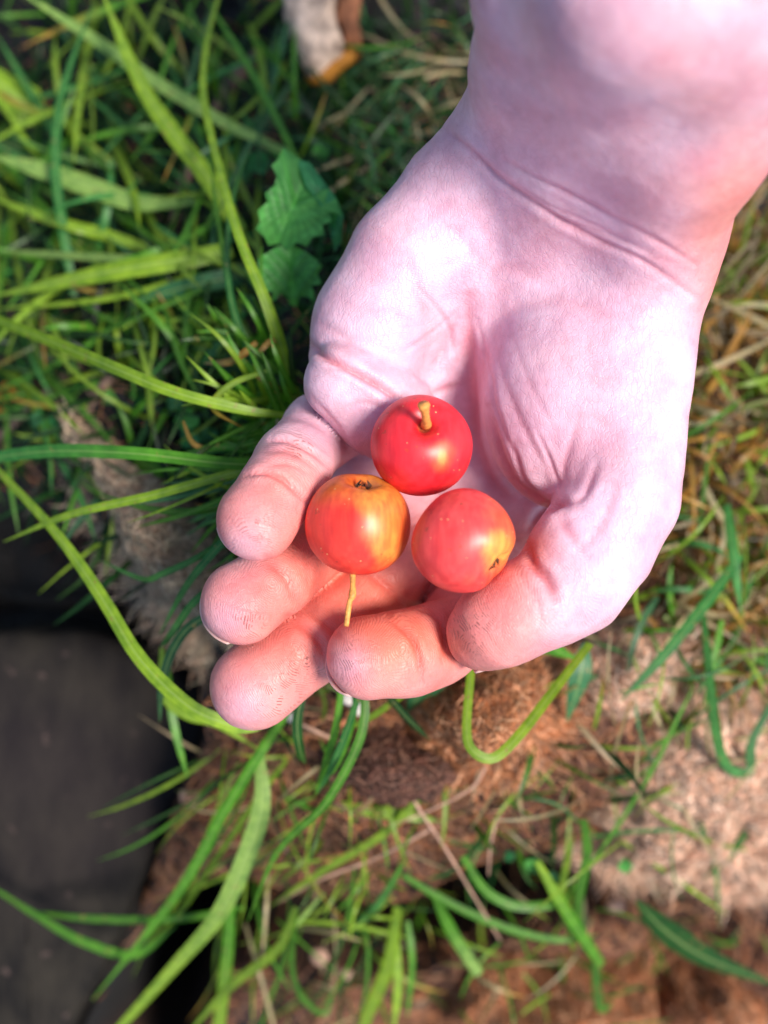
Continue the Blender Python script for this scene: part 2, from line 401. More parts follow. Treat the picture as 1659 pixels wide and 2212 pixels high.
# (points, depth mm, width px, ridge beside the fold mm)
CREASES = [
 ([(680, 800), (740, 800), (800, 830)], .2, 5, .1),
 ([(1030, 690), (1060, 800), (1080, 900), (1120, 1000)], .3, 5, .12),
 ([(870, 760), (930, 720), (1000, 660)], .25, 5, .1),
 ([(1160, 930), (1190, 1000), (1212, 1070)], .3, 5, .12),
 ([(900, 620), (960, 690), (985, 780)], .25, 5, .1),
 ([(740, 880), (790, 870), (840, 890)], .2, 5, .08),
 ([(958, 278), (1010, 320), (1080, 385), (1180, 455), (1260, 505), (1380, 560), (1500, 640)], .6, 7, .2),
 ([(1090, 345), (1180, 395), (1290, 450), (1400, 510), (1500, 570)], .45, 6, .15),
 ([(1180, 470), (1290, 500), (1400, 545)], .3, 8, .1),
 ([(664, 738), (700, 768), (770, 805), (830, 842), (865, 868)], 1.5, 8, .5),
 ([(1010, 640), (1012, 740), (1018, 850), (1030, 960), (1070, 1050), (1130, 1085)], 1.3, 15, .3),
 ([(1060, 880), (1085, 980), (1120, 1050), (1180, 1086), (1215, 1084)], 1.0, 10, .5),
 ([(1110, 960), (1130, 1030), (1165, 1075)], .5, 7, .2),
 ([(1145, 1142), (1165, 1112), (1200, 1090), (1222, 1085)], 1.4, 9, .3),
 ([(1200, 1105), (1230, 1150), (1270, 1200)], .5, 12, .1),
 ([(1138, 1175), (1150, 1215), (1180, 1250), (1200, 1290)], 1.3, 9, .4),
 ([(930, 800), (960, 740), (985, 690)], .4, 10, .1),
 ([(586, 951), (626, 953), (677, 979), (718, 1014)], .6, 5, .35),
 ([(570, 975), (620, 972), (670, 1000), (705, 1035)], .25, 5, .1),
 ([(600, 900), (655, 905), (700, 930)], .15, 5, .1),
 ([(532, 1023), (574, 1020), (616, 1040), (662, 1084)], .8, 6, .35),
 ([(565, 1015), (620, 1000), (690, 1030)], .25, 6, .1),
 ([(575, 1205), (620, 1250), (640, 1300)], .6, 9, .25),
 ([(655, 842), (690, 880), (730, 925), (755, 975)], .35, 7, .0),
 ([(625, 1335), (680, 1375), (705, 1420)], .8, 9, .3),
 ([(655, 1310), (700, 1345), (740, 1380)], .35, 8, .1),
 ([(770, 1225), (830, 1265), (870, 1310)], .5, 9, .2),
 ([(837, 1331), (884, 1373), (902, 1411), (910, 1470)], .8, 7, .3),
 ([(888, 1307), (940, 1332), (958, 1372), (955, 1430)], .5, 6, .2),
 ([(1060, 700), (1130, 660), (1220, 650), (1320, 680)], .3, 12, 0),
 ([(830, 930), (880, 880), (960, 840), (1010, 830)], .5, 8, .2),
 ([(760, 690), (820, 670), (900, 700)], .18, 7, 0),
 ([(930, 470), (1000, 520), (1050, 590)], .3, 16, 0),
 ([(1250, 900), (1220, 1000), (1210, 1060)], .25, 8, .1),
 ([(1290, 1000), (1260, 1070), (1225, 1090)], .4, 8, .2),
 ([(1120, 1240), (1160, 1300), (1170, 1350)], .2, 6, .1),
 ([(1090, 380), (1180, 440), (1290, 490), (1420, 560)], .2, 5, .1),
 ([(1240, 1200), (1300, 1130), (1340, 1020)], .35, 14, .0),
 ([(880, 560), (905, 640), (925, 720)], .35, 16, 0),
 ([(1040, 600), (1090, 580), (1150, 590)], .35, 14, 0),
 ([(690, 700), (730, 720), (790, 760)], .25, 8, .1),
 ([(1075, 760), (1100, 850), (1150, 960), (1200, 1040)], .25, 9, .1),
 ([(1110, 740), (1150, 840), (1200, 930)], .18, 8, .0),
 ([(1040, 760), (1060, 840), (1090, 930)], .2, 8, .0),
]
for pts, dep, wd, rg in CREASES:
    bb = np.array(pts); m = (HPX > bb[:, 0].min() - 60) & (HPX < bb[:, 0].max() + 60) & (HPY > bb[:, 1].min() - 60) & (HPY < bb[:, 1].max() + 60) & (HN[:, 2] > 0)
    d, t = polydist(HPX[m], HPY[m], pts)
    fade = np.sin(np.pi * np.clip(t, .04, .96)) ** .5
    disp[m] += fade * (-dep * np.exp(-(d / wd) ** 2) + rg * np.exp(-((d - 2.4 * wd) / (1.4 * wd)) ** 2)) * up[m]
    redl[m] = np.maximum(redl[m], fade * np.exp(-(d / (wd * .9)) ** 2) * min(1, dep))
V = HV + HN * disp[:, None]
# ---- skin colour (pigment and blood, a lavender cast, painted tip highlights and lit forearm)
def blob(x, y, r): return np.exp(-((HPX - x) ** 2 + (HPY - y) ** 2) / r ** 2)
pale = np.array([.71, .48, .60]); pink = np.array([.78, .33, .32]); red = np.array([.76, .19, .13])
f = np.clip(sstep(880, 1250, HPY - .18 * (HPX - 700)) * sstep(1250, 900, HPX) + .5 * blob(1090, 1330, 150) + .15, 0, 1)
for x, y, r, a in ((630, 1000, 60, .5), (590, 1060, 60, .4), (860, 1370, 90, .7), (640, 1390, 90, .4), (650, 1210, 80, .4), (780, 1270, 100, .5), (1130, 1170, 50, .8), (1620, 450, 160, .8), (1560, 620, 90, .5), (980, 1400, 40, .5)):
    f = f + a * blob(x, y, r)
f = f + .12 * fbm(HV, 12, 4, 3) + .25 * sstep(350, 100, HPY) * sstep(1300, 1500, HPX)  # last term paints the lit right side of the forearm pinker
f = np.clip(f, 0, 1.6)[:, None]
C = np.where(f < .8, pale + (pink - pale) * f / .8, pink + (red - pink) * np.clip((f - .8) / .8, 0, 1))
for x, y, r in ((520, 1185, 55), (480, 1345, 50), (520, 1530, 55), (750, 1440, 45)):  # highlights on the fingertip ends, painted in as paler skin
    C = C + (pale - C) * (.5 * blob(x, y, r))[:, None]
C = C * (1 - redl[:, None] * np.array([.12, .45, .45]))
C = C * (1 + .05 * fbm(HV, 6, 2, 21)[:, None])
# ridge pattern: distance field around whorl centres on each pad
rc = np.zeros(len(HV)); rs = np.zeros(len(HV)) + .15; dirt = np.zeros(len(HV))
WH = [((600, 1050), (-.5, .85), 150, 1.), ((590, 1262), (-.85, .5), 160, 1.), ((640, 1400), (-.8, .6), 180, 1.), ((870, 1408), (-1, .1), 170, 1.), ((1190, 1290), (-.8, .55), 210, 1.), ((860, 705), (.35, 1), 150, .55)]
best = np.full(len(HV), 1e9); warp = 16 * fbm(HV, 9, 3, 71)
for (x, y), (dx, dy), rr, st in WH:
    L = math.hypot(dx, dy); dx /= L; dy /= L
    u = (HPX - x) * dx + (HPY - y) * dy; v = -(HPX - x) * dy + (HPY - y) * dx
    dd = np.sqrt((u * 1.0) ** 2 + (v * .62) ** 2) + warp
    m = dd / rr < best; best[m] = (dd / rr)[m]
    rc[m] = dd[m] / 300; rs[m] = np.maximum(.08, .6 * st * sstep(1.25, .6, dd[m] / rr))
for x, y, r in ((560, 1150, 50), (530, 1350, 45), (770, 1430, 45), (1030, 1360, 60), (650, 1430, 40), (600, 1500, 60), (650, 970, 35)):
    dirt = dirt + blob(x, y, r)
me = mesh_mm('hand', V, HQ)
set_col(me, 'tone', np.clip(C, 0, 1)); set_col(me, 'detail', np.stack([rc, rs, np.clip(dirt, 0, 1)], 1))
hand = link('person', me, M_skin)
tag(hand, 'bare forearm and cupped left hand held palm up, holding three small red apples', 'person')

# ---- finger nails (mostly seen edge on, on the far side of the tips)
def nail(tip, along, dors, r, L, wid=.95, off=.15):
    c = np.asarray(tip, float); d = np.asarray(along, float); d /= np.linalg.norm(d)
    n = np.asarray(dors, float); n -= d * (n @ d); n /= np.linalg.norm(n); s = np.cross(d, n)
    nu, nv = 15, 12; VV = []
    for sh in (off, off - .55):
        for j in range(nv):
            v = j / (nv - 1)
            for i in range(nu):
                u = (i / (nu - 1) * 2 - 1); a = u * wid
                vv = -L * .55 + v * (L * .55 + r * .80 + .3)
                vv -= (u * u) * 1.8 * (v > .5) * (v - .5) * 2
                rr = (r + sh - .1) * (1 - .24 * max(0, vv / r) ** 2)
                VV.append(c + s * math.sin(a) * rr + n * math.cos(a) * rr + d * vv)
    q = []; o2 = nu * nv
    for j in range(nv - 1):
        for i in range(nu - 1):
            a = j * nu + i; q.append([a, a + 1, a + nu + 1, a + nu]); q.append([o2 + a, o2 + a + nu, o2 + a + nu + 1, o2 + a + 1])
    for i in range(nu - 1):
        a = (nv - 1) * nu + i; q.append([a, a + 1, o2 + a + 1, o2 + a]); q.append([i, o2 + i, o2 + i + 1, i + 1])
    for j in range(nv - 1):
        a = j * nu; q.append([a, a + nu, o2 + a + nu, o2 + a]); a = j * nu + nu - 1; q.append([a, o2 + a, o2 + a + nu, a + nu])
    return link('fingernail', mesh_mm('fingernail', VV, q), M_nail, hand)
def dirv(a, b): return W(*b) - W(*a)
nail(W(1036, 1374, 4), dirv((1140, 1308, 8), (1036, 1374, 4)), (.35, -.75, -.45), rad(72, 4), 12)
nail(W(793, 1418, 1), dirv((900, 1404, -5), (793, 1418, 1)), (-.05, -.6, -.8), rad(86, 1), 11)
nail(W(558, 1122, 8), dirv((606, 1052, 4), (558, 1122, 8)), (-.35, -.15, -.95), rad(86, 8), 9, .85)
nail(W(524, 1305, -3), dirv((600, 1262, -9), (524, 1305, -3)), (-.1, -.1, -1), rad(86, -3), 10, .85)
nail(W(550, 1480, -8), dirv((672, 1378, -16), (550, 1480, -8)), (-.1, -.1, -1), rad(90, -8), 10, .85)

# ------------------------------------------------------------------ apples
def tube(pts, radii, n=10, seg=None):
    C = catmull(pts, seg or len(pts) * 4); rr = np.interp(np.linspace(0, 1, len(C)), np.linspace(0, 1, len(radii)), radii)
    VV = []; F = []; ref = np.array([.3, .2, 1.])
    for i, c in enumerate(C):
        t = C[min(i + 1, len(C) - 1)] - C[max(i - 1, 0)]; t = t / (np.linalg.norm(t) + 1e-9)
        r_ = ref if abs(t @ ref) / 1.07 < .9 else np.array([1., 0, 0])
        a = np.cross(t, r_); a /= np.linalg.norm(a); b = np.cross(t, a)
        for k in range(n):
            th = 2 * math.pi * k / n; VV.append(c + rr[i] * (a * math.cos(th) + b * math.sin(th)))
    for i in range(len(C) - 1):
        for k in range(n):
            F.append([i * n + k, i * n + (k + 1) % n, (i + 1) * n + (k + 1) % n, (i + 1) * n + k])
    F.append(list(range(n))[::-1]); F.append([(len(C) - 1) * n + k for k in range(n)])
    return np.array(VV), F
def rest_z(px, py, rp, start=20):
    z = start
    while z > -60:
        if hand_sdf(W(px, py, z)[None])[0] < rad(rp, z) * .97: return z
        z -= .25
    return z
def apple(name, px, py, rp, z, axis, tone, label, rib=.0, squash=.93, seed=0):
    """axis points from calyx to stem"""
    c = W(px, py, z); r = rad(rp, z); A = np.asarray(axis, float); A /= np.linalg.norm(A)
    q = Vector((0, 0, 1)).rotation_difference(Vector(A)); Mx = np.array(q.to_matrix())
    nu, nv = 96, 64; VV = []
    for j in range(nv + 1):
        ph = math.pi * j / nv
        for i in range(nu):
            th = 2 * math.pi * i / nu
            x = math.sin(ph); zc = math.cos(ph)
            rr = 1 + .05 * math.cos(2 * ph) * -1
            dim = .32 * math.exp(-(ph / .26) ** 2) + .28 * math.exp(-((math.pi - ph) / .30) ** 2)
            ribs = 1 + rib * math.cos(5 * th + .6) * math.exp(-((math.pi - ph - .35) / .5) ** 2) + .012 * math.cos(3 * th + seed)
            VV.append((x * math.cos(th) * ribs * (1.0 - .03 * zc * -1), x * math.sin(th) * ribs, (zc * squash * (1 - dim)) * rr * 1.0))
    VV = np.array(VV); VV *= r / np.percentile(np.linalg.norm(VV, axis=1), 96)
    VV = VV * (1 + .012 * fbm(VV + 40 + seed * 9, 9, 2, seed)[:, None])
    F = [[j * nu + i, (j + 1) * nu + i, (j + 1) * nu + (i + 1) % nu, j * nu + (i + 1) % nu] for j in range(nv) for i in range(nu)]
    Pw = VV @ Mx.T
    e = empty(name, c)
    tag(e, label, 'apple', 'small apples in the hand')
    me = mesh_mm('apple_body', Pw, np.array(F)); set_col(me, 'tone', tone(Pw / r, VV / r)); link('apple_body', me, M_apple, e)
    return e, c, r, Mx
RED = np.array([.78, .022, .035]); YEL = np.array([.72, .34, .06]); ORG = np.array([.70, .13, .02]); PNK = np.array([.82, .06, .06])
def lerp(a, b, t): return a + (b - a) * np.asarray(t)[:, None]
def nz(P, sc, s): return fbm(P * 12, sc, 4, s)
def tone1(P, L):
    c = np.repeat(RED[None], len(P), 0); n = nz(P, 8, 1)
    m = sstep(.42, .2, np.hypot((P[:, 0] - .36) * 1.3, P[:, 1] + .28) + .12 * n) * (P[:, 2] > 0)
    c = lerp(c, ORG * .9 + .1 * YEL, m * .45); m2 = sstep(.22, .08, np.hypot((P[:, 0] - .36) * 1.5, P[:, 1] + .27) + .08 * n) * (P[:, 2] > 0)
    c = lerp(c, YEL, m2 * .6)
    d = sstep(.975, .993, L[:, 2] / (np.linalg.norm(L, axis=1) + 1e-6)); return lerp(c, np.array([.30, .10, .03]), d * .8)
def tone2(P, L):
    n = nz(P, 9, 4); y = np.arctan2(P[:, 0] + .05, np.maximum(P[:, 2], .001)) * 1.0
    m = sstep(-.02, .30, P[:, 0] + .16 * n + .12 * P[:, 1]); c = lerp(np.repeat(np.array([.80, .045, .03])[None], len(P), 0), ORG, sstep(.1, .9, P[:, 1] + .2 * n))
    c = lerp(c, YEL * .55 + ORG * .45, m * (.85 - .35 * sstep(.55, .95, P[:, 0])) * sstep(-.95, -.55, P[:, 1]))
    streak = np.exp(-((P[:, 0] + .08 + .05 * n) / .035) ** 2) * (P[:, 2] > 0) * (np.abs(P[:, 1]) < .6)
    return lerp(c, np.array([.5, .02, .02]), streak * .35)
def tone3(P, L):
    n = nz(P, 8, 7); c = np.repeat(PNK[None], len(P), 0); c = lerp(c, ORG, sstep(.2, 1, P[:, 0] + .3 * n) * .5)
    m = .85 * sstep(.55, .12, np.hypot((P[:, 0] - .58) * 1.15, (P[:, 1] + .18) * .9) + .16 * n) * (P[:, 2] > -.3)
    return lerp(c, YEL * 1.05, m)
def calyx(e, c, r, Mx, depth=.70):
    # ring of dried sepals at the flower end
    VV = []; F = []
    for k in range(6):
        a = 2 * math.pi * k / 6 + .2; b = a + .35; h = .05 + .03 * (k % 3)
        base = len(VV)
        for (aa, rr, zz) in ((a - .4, .13, -depth), (a + .4, .13, -depth), (b, .17, -depth - h * .6), (b + .25, .06, -depth - h * 1.6)):
            VV.append((rr * math.cos(aa), rr * math.sin(aa), zz))
        for (aa, rr, zz) in ((a - .4, .11, -depth), (a + .4, .11, -depth), (b, .14, -depth - h * .6), (b + .25, .05, -depth - h * 1.6)):
            VV.append((rr * math.cos(aa), rr * math.sin(aa), zz + .01))
        F += [[base, base + 1, base + 2], [base + 1, base + 3, base + 2], [base + 4, base + 6, base + 5], [base + 5, base + 6, base + 7], [base, base + 2, base + 6, base + 4], [base + 1, base + 5, base + 7, base + 3]]
    VV = np.array(VV) * r @ Mx.T
    link('calyx', mesh_mm('calyx', VV, F), M_calyx, e)
z1 = rest_z(910, 963, 111); z2 = rest_z(775, 1130, 112); z3 = rest_z(1000, 1170, 111)
print('APPLE Z', z1, z2, z3)
e1, c1, r1, X1 = apple('crab_apple', 910, 963, 111, z1, (.05, .46, .88), tone1, 'deep red apple nearest the wrist, short stem facing the viewer', 0, .96, 1)
b0 = np.array([918., 925.]); zz = z1 + rad(111, z1) * .60
st = [W(921, 918, zz), W(920, 905, zz + 4), W(916, 880, zz + 8.5), W(915, 872, zz + 9.3)]
V_, F_ = tube([s_ - c1 for s_ in st], [1.3, .95, .95, 1.4, 1.3], 10, 14); link('stem', mesh_mm('stem', V_, F_), M_stem, e1)
e2, c2, r2, X2 = apple('crab_apple', 774, 1131, 116, z2, (-.13, -.91, -.36), tone2, 'orange and yellow sided apple with long thin stem hanging towards the fingertips', .05, .99, 3)
calyx(e2, c2, r2, X2)
zt = z2 - 1
st = [W(760, 1215, zt), W(762, 1250, zt + 1), W(761, 1285, zt + 2), W(755, 1302, zt + 2), W(748, 1352, zt + 1.5)]
V_, F_ = tube([s_ - c2 for s_ in st], [.85, .7, .62, .95, .62, .66, .6], 10, 26); link('stem', mesh_mm('stem', V_, F_), M_stem, e2)
e3, c3, r3, X3 = apple('crab_apple', 1000, 1169, 114, z3, (-.72, .54, -.34), tone3, 'pinkish red apple with a yellow patch, puckered end against the thumb', .10, .98, 5)
calyx(e3, c3, r3, X3)

# ------------------------------------------------------------------ ground
GZ = -100.
def gpx(X, Y, z=GZ): k = S * (CAM - z) / CAM; return X / k + 829.5, -Y / k + 1106
VALLEY = [(1900, 1990), (1659, 1965), (1400, 1975), (1150, 2000), (1000, 2090), (820, 2160), (560, 2110), (410, 2120), (300, 2240), (200, 2420)]
def drop(px, py): return 60 * sstep(560, 1300, np.hypot(px - 880, py - 1150))
def ground_h(px, py):
    P = np.stack([px, py, np.zeros_like(px)], 1).astype(float)
    z = GZ + 10 * fbm(P, 260, 5, 2) + 1.5 * fbm(P, 40, 3, 31)
    z = z + 22 * np.exp(-(((px - 620) / 260) ** 2 + ((py - 1080) / 330) ** 2)) + 18 * np.exp(-(((px - 1000) / 300) ** 2 + ((py - 1550) / 160) ** 2))
    z = z - 10 * sstep(600, 100, py) - 6 * sstep(1700, 2200, py)
    z = z - drop(px, py)
    # hollow beside the stone
    z = z - 75 * sstep(190, 60, polydist(px, py, [(-400, 1250), (0, 1250), (200, 1290), (310, 1390)], 12)[0])
    z = z - 55 * sstep(130, 30, polydist(px, py, [(480, 2060), (380, 2140), (300, 2230), (200, 2500)], 12)[0])
    z = z - 70 * sstep(160, 30, polydist(px, py, VALLEY, 14)[0])
    ex = np.interp(py, [1380, 1450, 1530, 1620, 1800, 2010, 2240, 2420, 2700], [200, 370, 440, 430, 340, 250, 140, 50, -80])
    z = z - 60 * sstep(20, -40, px - ex) * sstep(1340, 1400, py)
    return z
def gh(px, py): return float(ground_h(np.array([float(px)]), np.array([float(py)]))[0])
nx, ny = 330, 400
gx = np.linspace(-190, 190, nx); gy = np.linspace(-230, 230, ny)
X, Y = np.meshgrid(gx, gy, indexing='ij'); px, py = gpx(X.ravel(), Y.ravel())
Z = ground_h(px, py)
Q = np.array([[i * ny + j, (i + 1) * ny + j, (i + 1) * ny + j + 1, i * ny + j + 1] for i in range(nx - 1) for j in range(ny - 1)])
Vg = np.stack([X.ravel(), Y.ravel(), Z], 1)
# skirt out to a wide apron
def edge(i, j): return i * ny + j
me = mesh_mm('soil', Vg, Q)
def soil_col(px, py):
    P = np.stack([px, py, np.zeros_like(px)], 1).astype(float); n = fbm(P, 120, 4, 44)
    dark = np.array([.007, .006, .007]); brown = np.array([.085, .028, .012]); tan = np.array([.20, .085, .04])  # dark also stands in for shade in the gap by the slab
    wgt = np.clip(sstep(1250, 1500, py + .25 * (px - 800)) + .6 * sstep(1350, 1550, px) * sstep(500, 800, py), 0, 1)
    c = dark + (brown - dark) * (wgt * sstep(-.7, .3, n))[:, None]
    vd = sstep(90, 240, polydist(px, py, VALLEY, 14)[0]); c = dark * .6 + (c - dark * .6) * vd[:, None]; wgt = wgt * vd  # soil blackened along the valley, deep shade put into its colour
    c = c + (tan - c) * (wgt * sstep(.2, .9, n))[:, None]
    return c
set_col(me, 'tone', soil_col(px, py)); soil = link('soil', me, M_soil); tag(soil, 'dark crumbly soil with reddish brown patches, shade of the gaps painted in', kind='structure')
ap = mesh_mm('ground', [(-3000, -3000, -330), (3000, -3000, -330), (3000, 3000, -330), (-3000, 3000, -330)], [[0, 1, 2, 3]])
set_col(ap, 'tone', np.array([[.02, .02, .012]] * 4)); g2 = link('ground', ap, M_soil); tag(g2, 'surrounding dark ground', kind='structure')

# ---- dark stone slab
out = [(-500, 1395), (-100, 1378), (120, 1372), (270, 1395), (385, 1452), (448, 1530), (440, 1620), (405, 1700), (352, 1800), (300, 1905), (262, 2010), (215, 2120), (150, 2240), (60, 2420), (-60, 2700), (-500, 2700)]
oc = catmull(np.array(out, float), 90); zs = -130
cen = np.array([60., 1950.]); rings = []
for s_, dz in ((0, 2.), (.3, 1.5), (.6, 1.0), (.8, .4), (.93, -.4), (.985, -2.2), (1.0, -6), (.99, -30), (.98, -70)):
    for p in oc:
        q = cen + (p - cen) * max(s_, .001); w_ = W(q[0], q[1], zs); w_[2] += dz; rings.append(w_)
rings = np.array(rings); nr_ = len(oc)
rings[:, 2] += .9 * fbm(rings, 30, 4, 61) ; rings[:, :2] += 2.2 * np.stack([fbm(rings, 16, 4, 62), fbm(rings, 16, 4, 63)], 1)
F = [[a * nr_ + i, (a + 1) * nr_ + i, (a + 1) * nr_ + (i + 1) % nr_, a * nr_ + (i + 1) % nr_] for a in range(8) for i in range(nr_)]
sb = link('stone_slab', mesh_mm('stone_slab', rings, np.array(F)), M_slab); tag(sb, 'dark grey weathered slab with rounded edge at lower left, beside a black gap', 'slab')

# ------------------------------------------------------------------ ribbons: blades and fibres
def ribbons(P, Wd, side, fold=.25, tones=None):
    """P (n,k,3) centre lines, Wd (n,k) half widths, side (n,k,3) unit; V folded three-vertex section"""
    n, k, _ = P.shape
    T = np.gradient(P, axis=1); T /= np.linalg.norm(T, axis=2, keepdims=True) + 1e-9
    nn = np.cross(T, side); 
    VV = np.stack([P - side * Wd[..., None], P - nn * (Wd * fold)[..., None], P + side * Wd[..., None]], 2)
    base = (np.arange(n)[:, None, None] * k + np.arange(k - 1)[None, :, None]) * 3 + np.arange(2)[None, None, :]
    b = base.reshape(-1); F = np.stack([b, b + 1, b + 4, b + 3], 1)
    tn = None if tones is None else np.repeat(tones.reshape(n * k, 3), 3, 0)
    return VV.reshape(-1, 3), F, tn
def flat_ribbons(P, Wd, side, tones):
    n, k, _ = P.shape
    VV = np.stack([P - side * Wd[..., None], P + side * Wd[..., None]], 2)
    base = (np.arange(n)[:, None] * k + np.arange(k - 1)[None, :]) * 2
    b = base.reshape(-1); F = np.stack([b, b + 1, b + 3, b + 2], 1)
    return VV.reshape(-1, 3), F, np.repeat(tones.reshape(n * k, 3), 2, 0)
PAL = {'y': (.24, .38, .025), 'm': (.08, .26, .015), 'd': (.015, .075, .01), 'b': (.05, .24, .055), 'p': (.27, .42, .10), 'o': (.50, .24, .05), 's': (.46, .34, .20), 't': (.05, .18, .075), 'w': (.55, .48, .38)}
PAL = {k: np.array(v) for k, v in PAL.items()}
def blade_mesh(pts2, z0, z1, wpx, col, col2=None, arch=0., twist=0., taper=(.7, .95, 1., .95, .75, .08), origin=(0, 0, 0)):
    k = 26; p2 = catmull(pts2, k); t = np.linspace(0, 1, k)
    z = z0 + (z1 - z0) * t + arch * np.sin(math.pi * t)
    z = z - .85 * drop(p2[:, 0], p2[:, 1])
    P = np.array([W(a[0], a[1], zz) for a, zz in zip(p2, z)])
    T = np.gradient(P, axis=0); T /= np.linalg.norm(T, axis=1, keepdims=True)
    upv = np.array([0, 0, 1.]); s = np.cross(T, upv); s /= np.linalg.norm(s, axis=1, keepdims=True) + 1e-9
    nn = np.cross(s, T); a = (twist * (t - .5) * 2 + .35 * math.sin(pts2[0][0]))[:, None]
    side = s * np.cos(a) + nn * np.sin(a)
    wd = np.interp(t, np.linspace(0, 1, len(taper)), taper) * rad(wpx * .53, z)
    c1 = PAL[col]; c2 = PAL[col2] if col2 else c1
    j = (1 + .12 * (random.random() - .5)) if wpx > 20 else random.uniform(.55, 1.1)
    tones = (c1 + (c2 - c1) * sstep(.35, 1, t)[:, None]) * j
    VV, F, tn = ribbons(P[None], wd[None], side[None], .14, tones[None])
    me = mesh_mm('grass_blade', VV, F, origin); set_col(me, 'tone', tn)
    ac = np.zeros((len(VV), 3)); ac[:, 0] = np.tile([0, .5, 1.], k); ac[:, 1] = 1; set_col(me, 'across', ac); return me
def tuft(name, cat, label, root, blades, mat=M_leaf, part='grass_blade'):
    o = W(root[0], root[1], root[2] - float(drop(np.array(root[0] * 1.), np.array(root[1] * 1.)))); e = empty(name, o); tag(e, label, cat, 'grass tufts around the hand' if cat == 'grass tuft' else None)
    for b in blades: link(part, blade_mesh(*b, origin=o), mat, e)
    return e
def rand_blades(n, root, spread, a0, a1, l0, l1, z0, z1, w0, w1, cols, bend=.5):
    out = []
    for _ in range(n):
        x = root[0] + random.uniform(-1, 1) * spread; y = root[1] + random.uniform(-1, 1) * spread
        a = R(random.uniform(a0, a1)); L = random.uniform(l0, l1); b = random.uniform(-bend, bend)
        pts = [(x, y)]
        for i in range(4):
            a2 = a + b * i / 3; pts.append((pts[-1][0] + math.cos(a2) * L / 4, pts[-1][1] - math.sin(a2) * L / 4))
        c = random.choice(cols)
        out.append((pts, z0 + random.uniform(-6, 6), z1 + random.uniform(-8, 8), random.uniform(w0, w1), c, ('o' if random.random() < .06 else None), random.uniform(0, 14), random.uniform(-.6, .6)))
    return out
TL = [
 ([(620, 330), (480, 262), (330, 172), (200, 82), (40, -20)], -80, -62, 30, 'p', None, 8, .2),
 ([(520, 500), (440, 372), (370, 282), (300, 172), (215, -30)], -75, -45, 40, 'y', None, 8, -.3),
 ([(160, 640), (140, 520), (120, 370), (126, 240), (152, 140), (205, 0)], -80, -48, 20, 'b', None, 10, .3),
 ([(170, 420), (115, 285), (60, 190), (-10, 70)], -90, -75, 17, 'b', None, 4, 0),
 ([(640, 345), (600, 262), (530, 132), (440, -10)], -80, -62, 16, 'm', None, 4, 0),
 ([(470, 400), (560, 270), (600, 130), (640, -10)], -95, -80, 13, 't', None, 4, 0),
]
ML = [
 ([(420, 432), (300, 438), (200, 405), (100, 370), (-20, 335)], -85, -62, 46, 'p', None, 5, .4),
 ([(330, 540), (220, 505), (120, 478), (-20, 425)], -90, -72, 24, 'y', None, 5, 0),
 ([(500, 545), (350, 560), (150, 552), (-20, 540)], -88, -66, 18, 'p', None, 5, 0),
 ([(500, 540), (400, 560), (280, 580), (150, 605), (-20, 640)], -80, -60, 42, 'y', None, 5, -.3),
 ([(420, 590), (300, 630), (180, 652), (-20, 668)], -86, -66, 14, 'y', None, 5, 0),
 ([(580, 585), (500, 600), (400, 620), (280, 655)], -86, -76, 38, 't', None, 3, .2),
 ([(545, 640), (480, 735), (415, 812)], -84, -76, 26, 'b', None, 3, 0),
 ([(350, 600), (250, 700), (130, 780), (-20, 850)], -92, -80, 16, 'm', None, 3, 0),
 ([(330, 820), (200, 830), (100, 860), (-20, 900)], -92, -84, 13, 'm', None, 3, 0),
 ([(200, 900), (120, 820), (60, 720), (30, 640)], -94, -80, 13, 'd', None, 3, 0),
]
LONG = [
 ([(640, 868), (612, 765), (572, 645), (520, 520), (478, 380), (440, 210), (446, 95), (475, -20)], -48, -50, 27, 'y', None, 14, .35, (1., 1., .8, .6, .5, .3)),
 ([(612, 912), (560, 800), (510, 690), (490, 560), (505, 420), (545, 305)], -56, -50, 15, 'b', None, 8, .3),
 ([(590, 870), (545, 760), (500, 640), (470, 470), (452, 330)], -60, -56, 12, 'm', None, 6, .2),
]
